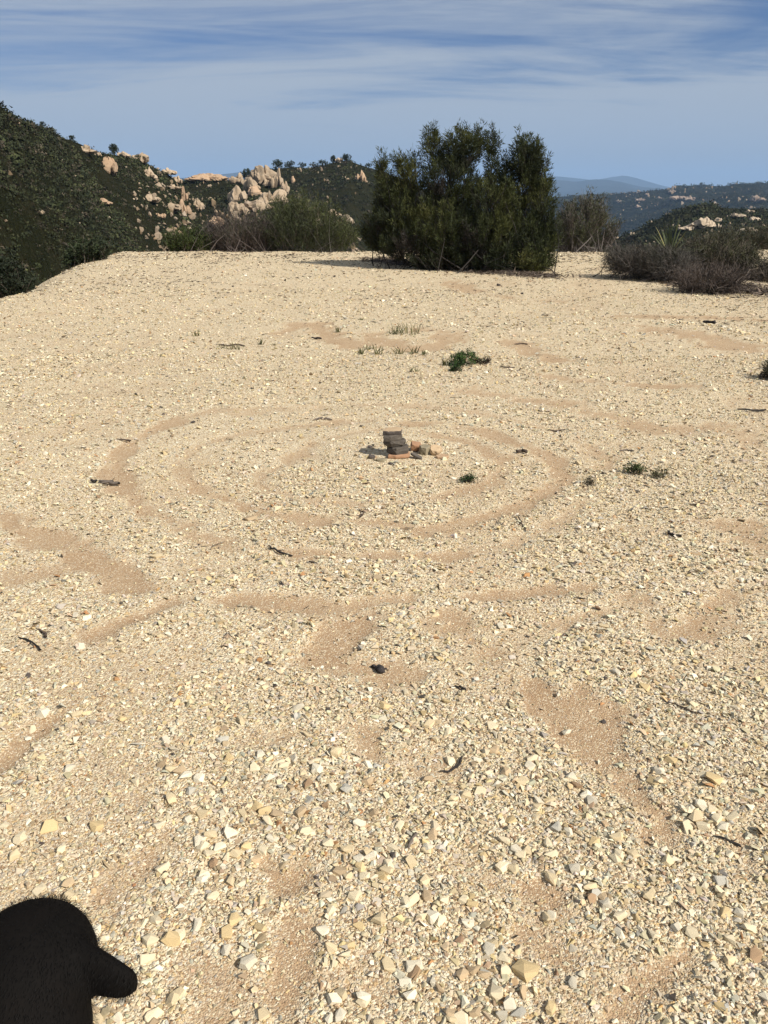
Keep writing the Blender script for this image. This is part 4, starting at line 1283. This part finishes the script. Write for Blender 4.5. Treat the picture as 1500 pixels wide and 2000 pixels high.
for i, (du, hw, dp, hp, mt, tm, ty, ol, lab) in enumerate(stack):
    W, H = hw * ps, hp * ps * 1.06
    if ol == 'quad':
        out = [(-W, -dp * .8), (-W * .3, -dp * 1.0), (W * .95, -dp * .75), (W, dp * .5), (W * .4, dp), (-W * .8, dp * .9)]
    elif ol == 'six':
        out = [(-W, -dp * .1), (-W * .45, -dp * .75), (-W * .1, -dp * 1.05), (W, -dp * .45), (W * .9, dp * .6), (W * .1, dp), (-W * .8, dp * .8)]
    else:
        out = blob_outline(W, dp, 12, .03, 60 + i)
    me = slab(out, H, M[mt], 80 + i, bev=.006, topmat=M[tm] if tm else None, taper=.80 if ol == 'oval' else .93)
    o = link('flat_stone', me, loc=(cx + du * ps, cy + (-.012, 0, .004, -.004, 0)[i], zlev), rot=((.0, .03, -.02, .02, .06)[i], ty, (.05, -.06, .1, .12, -.05)[i]))
    tag(o, lab, 'stone', GRP)
    zlev += H * .985
# stones round its foot
foot = [
    (811, 890, 12, .04, 14, 'pinkslab', (.25, .15, .3), 'pinkish tan stone half hidden behind the olive stone by the cairn', .09, 'blk'),
    (812, 897, 13, .022, 5, 'slate', (.05, .42, -.25), 'thin grey slab leaning at the right foot of the cairn', -.005, 'blk'),
    (829, 891, 10, .04, 17, 'olive_rock', (.1, .05, .35), 'upright olive brown stone right of the cairn', .03, 'six'),
    (851, 893, 12, .045, 11, 'tanslab', (.34, .18, -.2), 'tan rounded stone right of the olive stone', .06, 'oval'),
    (864, 894, 14, .03, 6, 'topslab', (.05, -.02, .1), 'brown flat stone at the right end of the cairn stones', -.01, 'oval'),
    (722, 877, 5, .015, 5, 'slate_dark', (0, 0, .2), 'small dark chip left of the cairn at the tip of its shadow', 0, 'blk'),
    (725, 898, 7, .02, 6, 'slate_dark', (.1, .2, .4), 'dark pointed chip at the left front of the cairn', 0, 'blk'),
    (745, 902, 10, .028, 5, 'olive_rock', (0, 0, .1), 'flat olive grey chip before the left of the cairn', 0, 'oval'),
    (765, 908, 7, .02, 4, 'slate_dark', (.0, .1, -.2), 'thin dark chip in front of the cairn', 0, 'blk'),
]
for i, (u, v, hw, dp, hp, mt, rt, lab, dy, ol) in enumerate(foot):
    p = gp(u, v)
    W, H = hw * ps, hp * ps
    if ol == 'oval': out = blob_outline(W, dp, 10, .06, 90 + i)
    elif ol == 'six': out = [(-W, -dp * .3), (-W * .2, -dp), (W * .9, -dp * .5), (W, dp * .4), (W * .3, dp), (-W * .9, dp * .7)]
    else: out = [(-W, -dp * .6), (-W * .1, -dp), (W, -dp * .5), (W * .85, dp * .7), (-W * .6, dp)]
    me = slab(out, H, M[mt], 120 + i, bev=.005, taper=.9)
    zq = float(ground_z(p[:1], p[1:2] + dy)[0])
    o = link('flat_stone', me, loc=(p[0], p[1] + dy, zq - .004 + abs(math.sin(rt[1])) * W * .8 + abs(math.sin(rt[0])) * dp * .8), rot=rt)
    tag(o, lab, 'stone', 'stones lying round the foot of the cairn')

# ------------------------------------------------------------------ sticks
M['stick'] = mat_attr('dry_stick', .85, .35, 90.0, .6, .002)


def stick(pts, r, label, seed, col=(.10, .078, .06), spur=True, name='twig'):
    gg = np.random.default_rng(seed)
    P = np.array([gp(*p) for p in pts])
    P[:, 2] = ground_z(P[:, 0], P[:, 1]) + r * 1.3 + gg.uniform(0, .006, len(P))
    tt = np.linspace(0, len(P) - 1, 9)
    Q = np.stack([np.interp(tt, np.arange(len(P)), P[:, k]) for k in range(3)], 1)
    Q[1:-1] += gg.normal(0, r * .6, (7, 3)) * np.array([1, 1, .4])
    rad = r * np.linspace(.75, 1.1, 9) * gg.uniform(.85, 1.15, 9)
    rad[0] *= .5; rad[-1] *= .6
    V, q = tubes([Q], [rad], 7)
    if spur:
        k = 4
        d = unit(np.cross(Q[k + 1] - Q[k], [0, 0, 1.0])) * gg.choice([-1, 1]) + unit(Q[k + 1] - Q[k]) * .8 + np.array([0, 0, .15])
        tip = Q[k] + unit(d) * r * 6
        V2, q2 = tubes([[Q[k], (Q[k] + tip) / 2, tip]], [[r * .6, r * .5, r * .25]], 5)
        q = np.concatenate([q, q2 + len(V)]); V = np.concatenate([V, V2])
    c0 = Q.mean(0)
    cc = np.repeat(np.array([col]) * gg.uniform(.8, 1.2), len(V), axis=0)
    o = link(name, mesh_np(name, V - c0, q, M['stick'], col=cc, smooth=True), loc=c0)
    return tag(o, label, 'twig', 'dry twigs scattered over the gravel')


STK = [
    ([(35, 1241), (50, 1247), (62, 1255), (74, 1264), (80, 1270)], .0042, 'longer bent dark twig near the left border'),
    ([(70, 1228), (83, 1233), (88, 1240), (91, 1245)], .0045, 'short crooked twig right of the longer bent twig at the left border'),
    ([(524, 1067), (536, 1074), (548, 1081), (571, 1086)], .0055, 'dark forked twig lying on the ring in the left centre'),
    ([(195, 942), (208, 943), (220, 946), (233, 946)], .011, 'thick weathered grey stick lying by the left ring'),
    ([(180, 942), (184, 943), (188, 944)], .009, 'black stub left of the thick weathered stick'),
    ([(1303, 1374), (1325, 1379), (1342, 1387), (1358, 1394)], .0032, 'long thin twig on the gravel at the right'),
    ([(860, 1506), (880, 1503), (895, 1495), (903, 1478)], .0036, 'dark curved twig in the lower centre gravel'),
    ([(1303, 1039), (1315, 1046), (1330, 1049)], .008, 'short black stick at the right beside the outer path'),
    ([(228, 864), (240, 865), (256, 866)], .006, 'short twig across the left end of the ring path'),
    ([(1008, 884), (1018, 883), (1030, 885)], .011, 'brown bark strip on the right ring path'),
    ([(798, 1660), (804, 1645), (811, 1628)], .0045, 'grey splinter pointing up in the near gravel'),
    ([(1070, 838), (1085, 840), (1104, 838)], .006, 'thin twig above the right ring'),
    ([(700, 996), (706, 1000), (704, 1010), (714, 996)], .004, 'thin curled twig in front of the cairn'),
    ([(1210, 877), (1225, 875), (1238, 878)], .006, 'pale twig above the flat green sprig'),
    ([(1345, 983), (1360, 984), (1376, 981)], .005, 'thin twig at the right between gravel and path'),
    ([(1392, 1636), (1415, 1642), (1440, 1650), (1446, 1655)], .0035, 'long dark twig half buried in the gravel at the lower right'),
    ([(888, 1340), (900, 1345), (910, 1350)], .004, 'short dark twig beside a pale stone right of the dropping'),
    ([(612, 823), (628, 820), (648, 822)], .007, 'grey twig up the gravel left of the cairn'),
    ([(1372, 632), (1385, 633), (1394, 636)], .02, 'dark stub among the row of pale stones on the far right'),
    ([(975, 718), (990, 720), (1005, 720)], .007, 'thin twig right of the bright green plant'),
    ([(1005, 672), (1018, 670), (1030, 672)], .008, 'thin twig on the far right gravel'),
    ([(425, 672), (445, 675), (460, 672), (478, 676)], .008, 'crooked twig lying in the left grass tufts'),
    ([(608, 662), (618, 662), (628, 664)], .012, 'dark stub on the left arm of the far dirt path'),
    ([(1440, 797), (1470, 799), (1498, 797)], .008, 'dark twig at the right border below the twiggy shrub'),
    ([(1010, 1010), (1020, 1025), (1026, 1035)], .004, 'thin twig on the gravel inside the right rim of the rings'),
]
for i, (pts, r, lab) in enumerate(STK):
    stick(pts, r, lab, 900 + i, col=(.035, .03, .027) if 'black' in lab or 'dark' in lab else (.16, .13, .105) if 'grey' in lab or 'pale' in lab else (.09, .065, .048), spur=len(pts) > 3)

# ------------------------------------------------------------------ dark dropping
M['drop'] = mat_stone('dried_dropping', (.020, .017, .016), (.045, .038, .036), (.10, .09, .085), scale=60, bstr=.8, bdist=.004, rough=.75)
p = gp(741, 1305); gz = float(ground_z(p[:1], p[1:2])[0])
g2 = np.random.default_rng(17)
Vs, Fs, off = [], [], 0
sc = np.linalg.norm(p - CAM) / F
for (du, dv, rx, ry, rz) in ((4, 2, 10, 9, 8), (-3, -3, 8, 8, 7), (-11, -6, 5, 5, 5), (-15, -8, 3, 3, 3), (12, -4, 3, 2, 2), (16, -2, 2, 1.4, 1.4)):
    V, Fc = craggy(3, g2, 6, .14)
    q = gp(741 + du, 1305 + dv)
    Vs.append(V * np.array([rx, ry, rz]) * sc + np.array([q[0] - p[0], q[1] - p[1], rz * sc * .8])); Fs.append(Fc + off); off += len(V)
tag(link('animal_dropping', mesh_np('animal_dropping', np.concatenate(Vs), np.concatenate(Fs), M['drop'], smooth=True), loc=(p[0], p[1], gz)), 'dark knobbly dried dropping alone on bare dirt in the lower centre', 'dropping')

# small dark pieces that catch the eye
for i, (u, v, r, lab) in enumerate([(113, 1427, 5, 'small black pebble on the pale gravel at the left'), (378, 830, 5, 'small black chip at the top of the left ring'), (55, 1318, 6, 'dark chip near the left border'), (1120, 1102, 6, 'brown black chip on the right gravel'),
                               (1180, 1405, 6, 'dark pebble below the long thin twig'), (768, 1672, 8, 'dark slate chip standing on edge in the near gravel'), (524, 1296, 6, 'dark round pebble left of the dropping'), (706, 1478, 4, 'reddish black chip below the dropping'), (974, 560, 5, 'dark clod in front of the large bush'), (1020, 575, 4, 'dark clod right of the one before the large bush')]):
    p = gp(u, v); s = r * np.linalg.norm(p - CAM) / F
    V, Fc = BG[i + 3]
    o = link('dark_pebble', mesh_np('dark_pebble', V * np.array([s, s * .8, s * .6]), Fc, M['slate_dark']), loc=(p[0], p[1], float(ground_z(p[:1], p[1:2])[0]) + s * .3), rot=(0, 0, i))
    tag(o, lab, 'stone', 'dark chips on the pale gravel')

# row of pale stones bordering the far right path
g3 = np.random.default_rng(23)
row = [(1262, 628), (1300, 630), (1340, 631), (1378, 634), (1410, 640), (1440, 650), (1462, 662), (1490, 668)]
rw = np.array([gp(*q) for q in row])
for i in range(34):
    tq_ = g3.uniform(0, len(row) - 1)
    q = np.array([np.interp(tq_, np.arange(len(row)), rw[:, k]) for k in range(3)])
    q[:2] += g3.normal(0, .07, 2)
    s = g3.uniform(.022, .042)
    sc = (s, s * .8, s * g3.uniform(.45, .7))
    o = link('border_stone', BME[int(g3.integers(len(BME)))], loc=(q[0], q[1], float(ground_z(q[:1], q[1:2])[0]) + sc[2] * .5), rot=(0, 0, g3.uniform(0, 6)), scale=sc)
    o.material_slots[0].link = 'OBJECT'; o.material_slots[0].material = SMAT[int(g3.choice([0, 1, 2, 0, 3]))]
    tag(o, 'pale stone in the row that borders the dirt path on the far right', 'stone', 'pale stones bordering the far right path')

# dead leaves and bark under the bushes
g4 = np.random.default_rng(29)


def litter(name, u0, v0, u1, v1, n, sz, seed, sdx, sdy):
    gg = np.random.default_rng(seed)
    a, c = gp(u0, v0), gp(u1, v1)
    tt = gg.random((n, 1))
    P = a + (c - a) * tt
    P[:, 0] += gg.normal(0, sdx, n); P[:, 1] += gg.normal(0, sdy, n)
    P[:, 2] = ground_z(P[:, 0], P[:, 1]) + gg.uniform(.004, .035, n)
    d = rand_dirs(n, gg); d[:, 2] *= .25; d = unit(d)
    s2 = unit(np.cross(d, np.array([0, 0, 1.0]) + .5 * rand_dirs(n, gg)))
    ll = sz * gg.lognormal(0, .6, (n, 1)); ww = ll * gg.uniform(.12, .4, (n, 1))
    V = np.stack([P - d * ll - s2 * ww, P + d * ll - s2 * ww * .4, P + s2 * ww + d * ll * .2], 1).reshape(-1, 3)
    C = np.repeat(np.array([[.085, .065, .05]]) * gg.uniform(.4, 2.0, (n, 1)), 3, axis=0)
    tag(link(name, mesh_np(name, V, np.arange(len(V)).reshape(-1, 3), M['litter'], col=C)), kind='stuff')


litter('leaf_litter', 735, 508, 1080, 540, 9000, .035, 1, .25, .45)
litter('leaf_litter', 730, 505, 800, 518, 2500, .035, 4, .3, .5)
litter('leaf_litter', 1215, 525, 1400, 572, 5000, .03, 2, .25, .35)
litter('leaf_litter', 1390, 560, 1540, 575, 5000, .03, 3, .5, .7)

# bits of dry stem and bark blown over the gravel
gg = np.random.default_rng(37)
n = 15000
y = np.sqrt(gg.uniform(1.0, 29 ** 2, n)); x = gg.uniform(-1, 1, n) * (.52 * y + .7)
kp = gg.random(n) < np.clip((fbm(x * .6, y * .6, 91, 3) - .3) * 3, .25, 1)
x, y = x[kp], y[kp]; n = len(x)
P = np.stack([x, y, ground_z(x, y) + gg.uniform(.006, .014, n) + .0006 * y], 1)
yaw = gg.uniform(0, 6.28, n)
d = np.stack([np.cos(yaw), np.sin(yaw), gg.normal(0, .12, n)], 1)
ll = (.006 + .0008 * y)[:, None] * gg.lognormal(0, .6, (n, 1))
rr_ = (.0009 + .00032 * y)[:, None] * gg.uniform(.6, 1.3, (n, 1)) * np.array([[1, .5]])
bend = np.stack([-np.sin(yaw), np.cos(yaw), np.zeros(n)], 1) * gg.normal(0, .15, (n, 1)) * ll
tv, tq = tubes(np.stack([P - d * ll, P + d * ll], 1), rr_, 3)
tag(link('dry_litter', mesh_np('dry_litter', tv, tq, M['litter'], col=np.repeat(np.array([[.045, .034, .025]]) * gg.uniform(.4, 2.0, (n, 1)), 6, axis=0))), kind='stuff')

# ------------------------------------------------------------------ black dog
M['coat'], t, b = new_mat('black_coat')
n = noise(t, 120, 4, .6)
n5 = noise(t, 9, 3, .6)
cc = mixcol(t, ramp(t, n, [(.3, 0), (.7, 1)]), (.0045, .004, .0037), (.006, .0052, .0047))
cc = mixcol(t, ramp(t, n5, [(.45, 0), (.75, .6)]), cc, (.009, .007, .0058))
t.links.new(cc, b.inputs['Base Color'])
b.inputs['Roughness'].default_value = .8
b.inputs['Specular IOR Level'].default_value = .06
M['fur'], t, b = new_mat('black_fur')
b.inputs['Base Color'].default_value = (.005, .0045, .004, 1)
b.inputs['Roughness'].default_value = .8
b.inputs['Specular IOR Level'].default_value = .14
M['nose'], t, b = new_mat('wet_nose')
b.inputs['Base Color'].default_value = (.008, .008, .008, 1); b.inputs['Roughness'].default_value = .25


def dp(u, v, tt):
    return CAM + pix_dir(u, v) * tt


HC = dp(54, 1897, 1.10)                      # centre of the skull
dog_o = np.array([HC[0], HC[1] - .35, 0.0])
dog = empty('dog', dog_o, 'black dog with a floppy ear at the lower left corner', 'dog')
bm = bmesh.new()


def ball(c, r, rot=None):
    mat = Matrix.Translation(Vector(c))
    if rot: mat = mat @ rot.to_4x4()
    mat = mat @ Matrix.Diagonal((*r, 1))
    bmesh.ops.create_icosphere(bm, subdivisions=4, radius=1, matrix=mat)


def limb(pts, rad, steps=9):
    pts = [np.array(q, float) for q in pts]
    for a, c, ra, rc in zip(pts[:-1], pts[1:], rad[:-1], rad[1:]):
        for k in range(steps):
            f = k / (steps - 1)
            r = ra + (rc - ra) * f
            ball(a + (c - a) * f, (r, r, r))


hx_, hy_, hz_ = HC
ball((hx_, hy_, hz_), (.091, .10, .080))                       # skull
ball((hx_, hy_ - .035, hz_ - .02), (.085, .08, .075))
limb([(hx_ - .02, hy_ + .045, hz_ - .07), (hx_ - .035, hy_ + .085, hz_ - .125), (hx_ - .042, hy_ + .105, hz_ - .155)], [.052, .042, .034])   # muzzle, hanging down and away
# neck and trunk
sx, sy = hx_, hy_ - .30
limb([(hx_ + .012, hy_ - .05, hz_ - .05), (hx_ + .008, hy_ - .15, hz_ - .13), (sx, sy, hz_ - .20)], [.083, .092, .118])
for k in range(14):
    f = k / 13
    ball((sx, sy - .55 * f, hz_ - .215 - .02 * f), (.125 - .03 * f ** 2, .12, .155 - .045 * f))
ball((sx, sy + .02, hz_ - .28), (.105, .10, .11))
ty = sy - .56
limb([(sx, ty - .05, hz_ - .19), (sx + .03, ty - .2, hz_ - .24), (sx + .05, ty - .33, hz_ - .34), (sx + .05, ty - .42, hz_ - .36)], [.03, .024, .018, .010])
zs = hz_ - .25
for s in (-1, 1):
    limb([(sx + s * .075, sy + .02, zs), (sx + s * .08, sy - .03, zs - .14), (sx + s * .08, sy + .01, .12), (sx + s * .08, sy + .02, .035)], [.06, .042, .026, .024])
    ball((sx + s * .08, sy + .045, .024), (.034, .05, .026))
    limb([(sx + s * .075, ty + .0, zs + .0), (sx + s * .085, ty + .06, zs - .14), (sx + s * .085, ty - .09, .16), (sx + s * .085, ty - .07, .035)], [.075, .05, .025, .023])
    ball((sx + s * .085, ty - .045, .023), (.032, .048, .025))
# ears: flaps standing out from the side of the head
for s in (1, -1):
    e0 = dp(132, 1872, 1.10) - HC; e1 = dp(182, 1897, 1.085) - HC; e2 = dp(217, 1912, 1.08) - HC; e3 = dp(229, 1918, 1.078) - HC
    for k in range(15):
        f = k / 14
        q = (e0 + (e1 - e0) * f * 2.5) if f < .4 else (e1 + (e2 - e1) * (f - .4) / .35) if f < .75 else (e2 + (e3 - e2) * (f - .75) / .25)
        q = np.array([q[0] * s, q[1], q[2]])
        r = .045 - .013 * f
        ball(HC + q, (r, .013 - .004 * f + .004, r * .92))
V0 = bpy.data.meshes.new('dog_body'); bm.to_mesh(V0); bm.free()
tmp = bpy.data.objects.new('dog_tmp', V0); COL.objects.link(tmp)
md = tmp.modifiers.new('r', 'REMESH'); md.mode = 'VOXEL'; md.voxel_size = .0075
ms = tmp.modifiers.new('s', 'SMOOTH'); ms.factor = .5; ms.iterations = 7
dg = bpy.context.evaluated_depsgraph_get()
body = bpy.data.meshes.new_from_object(tmp.evaluated_get(dg))
bpy.data.objects.remove(tmp)
nv = len(body.vertices)
co = np.empty(nv * 3, np.float32); body.vertices.foreach_get('co', co); co = co.reshape(-1, 3)
no = np.empty(nv * 3, np.float32); body.vertices.foreach_get('normal', no); no = no.reshape(-1, 3).astype(float)
body.vertices.foreach_set('co', (co - dog_o.astype(np.float32)).ravel())
body.polygons.foreach_set('use_smooth', np.ones(len(body.polygons), bool))
body.materials.clear(); body.materials.append(M['coat'])
body.update()
link('body', body, dog)
ball_me = mesh_np('nose', ico(3)[0] * np.array([.020, .014, .016]), ico(3)[1], M['nose'], smooth=True)
link('nose', ball_me, dog, loc=Vector(np.array([hx_ - .047, hy_ + .132, hz_ - .168]) - dog_o))
for s in (-1, 1):
    link('eye', mesh_np('eye', ico(3)[0] * .011, ico(3)[1], M['nose'], smooth=True), dog, loc=Vector(np.array([hx_ - .012 + s * .045, hy_ + .084, hz_ - .045]) - dog_o))
# short coat
gf = np.random.default_rng(3)
near = co[:, 1] > hy_ - .25
wts = np.where(near, 1.0, .04); wts /= wts.sum()
nf_ = 90000
ii = gf.choice(nv, nf_, p=wts)
base = co[ii].astype(float) - dog_o + gf.normal(0, .0035, (nf_, 3))
nn = no[ii]
flow = np.array([0, -.8, -.35]) + gf.normal(0, .25, (nf_, 3))
flow = flow - (flow * nn).sum(1, keepdims=True) * nn
dr = unit(nn * .38 + flow * .9)
ln = gf.uniform(.0035, .0075, (nf_, 1))
sd = unit(np.cross(dr, nn) + .2 * gf.normal(size=(nf_, 3)))
base -= nn * .002
V = np.stack([base - sd * .0004, base + sd * .0004, base + dr * ln], 1).reshape(-1, 3)
tag(link('fur', mesh_np('fur', V, np.arange(len(V)).reshape(-1, 3), M['fur']), dog), kind='stuff')
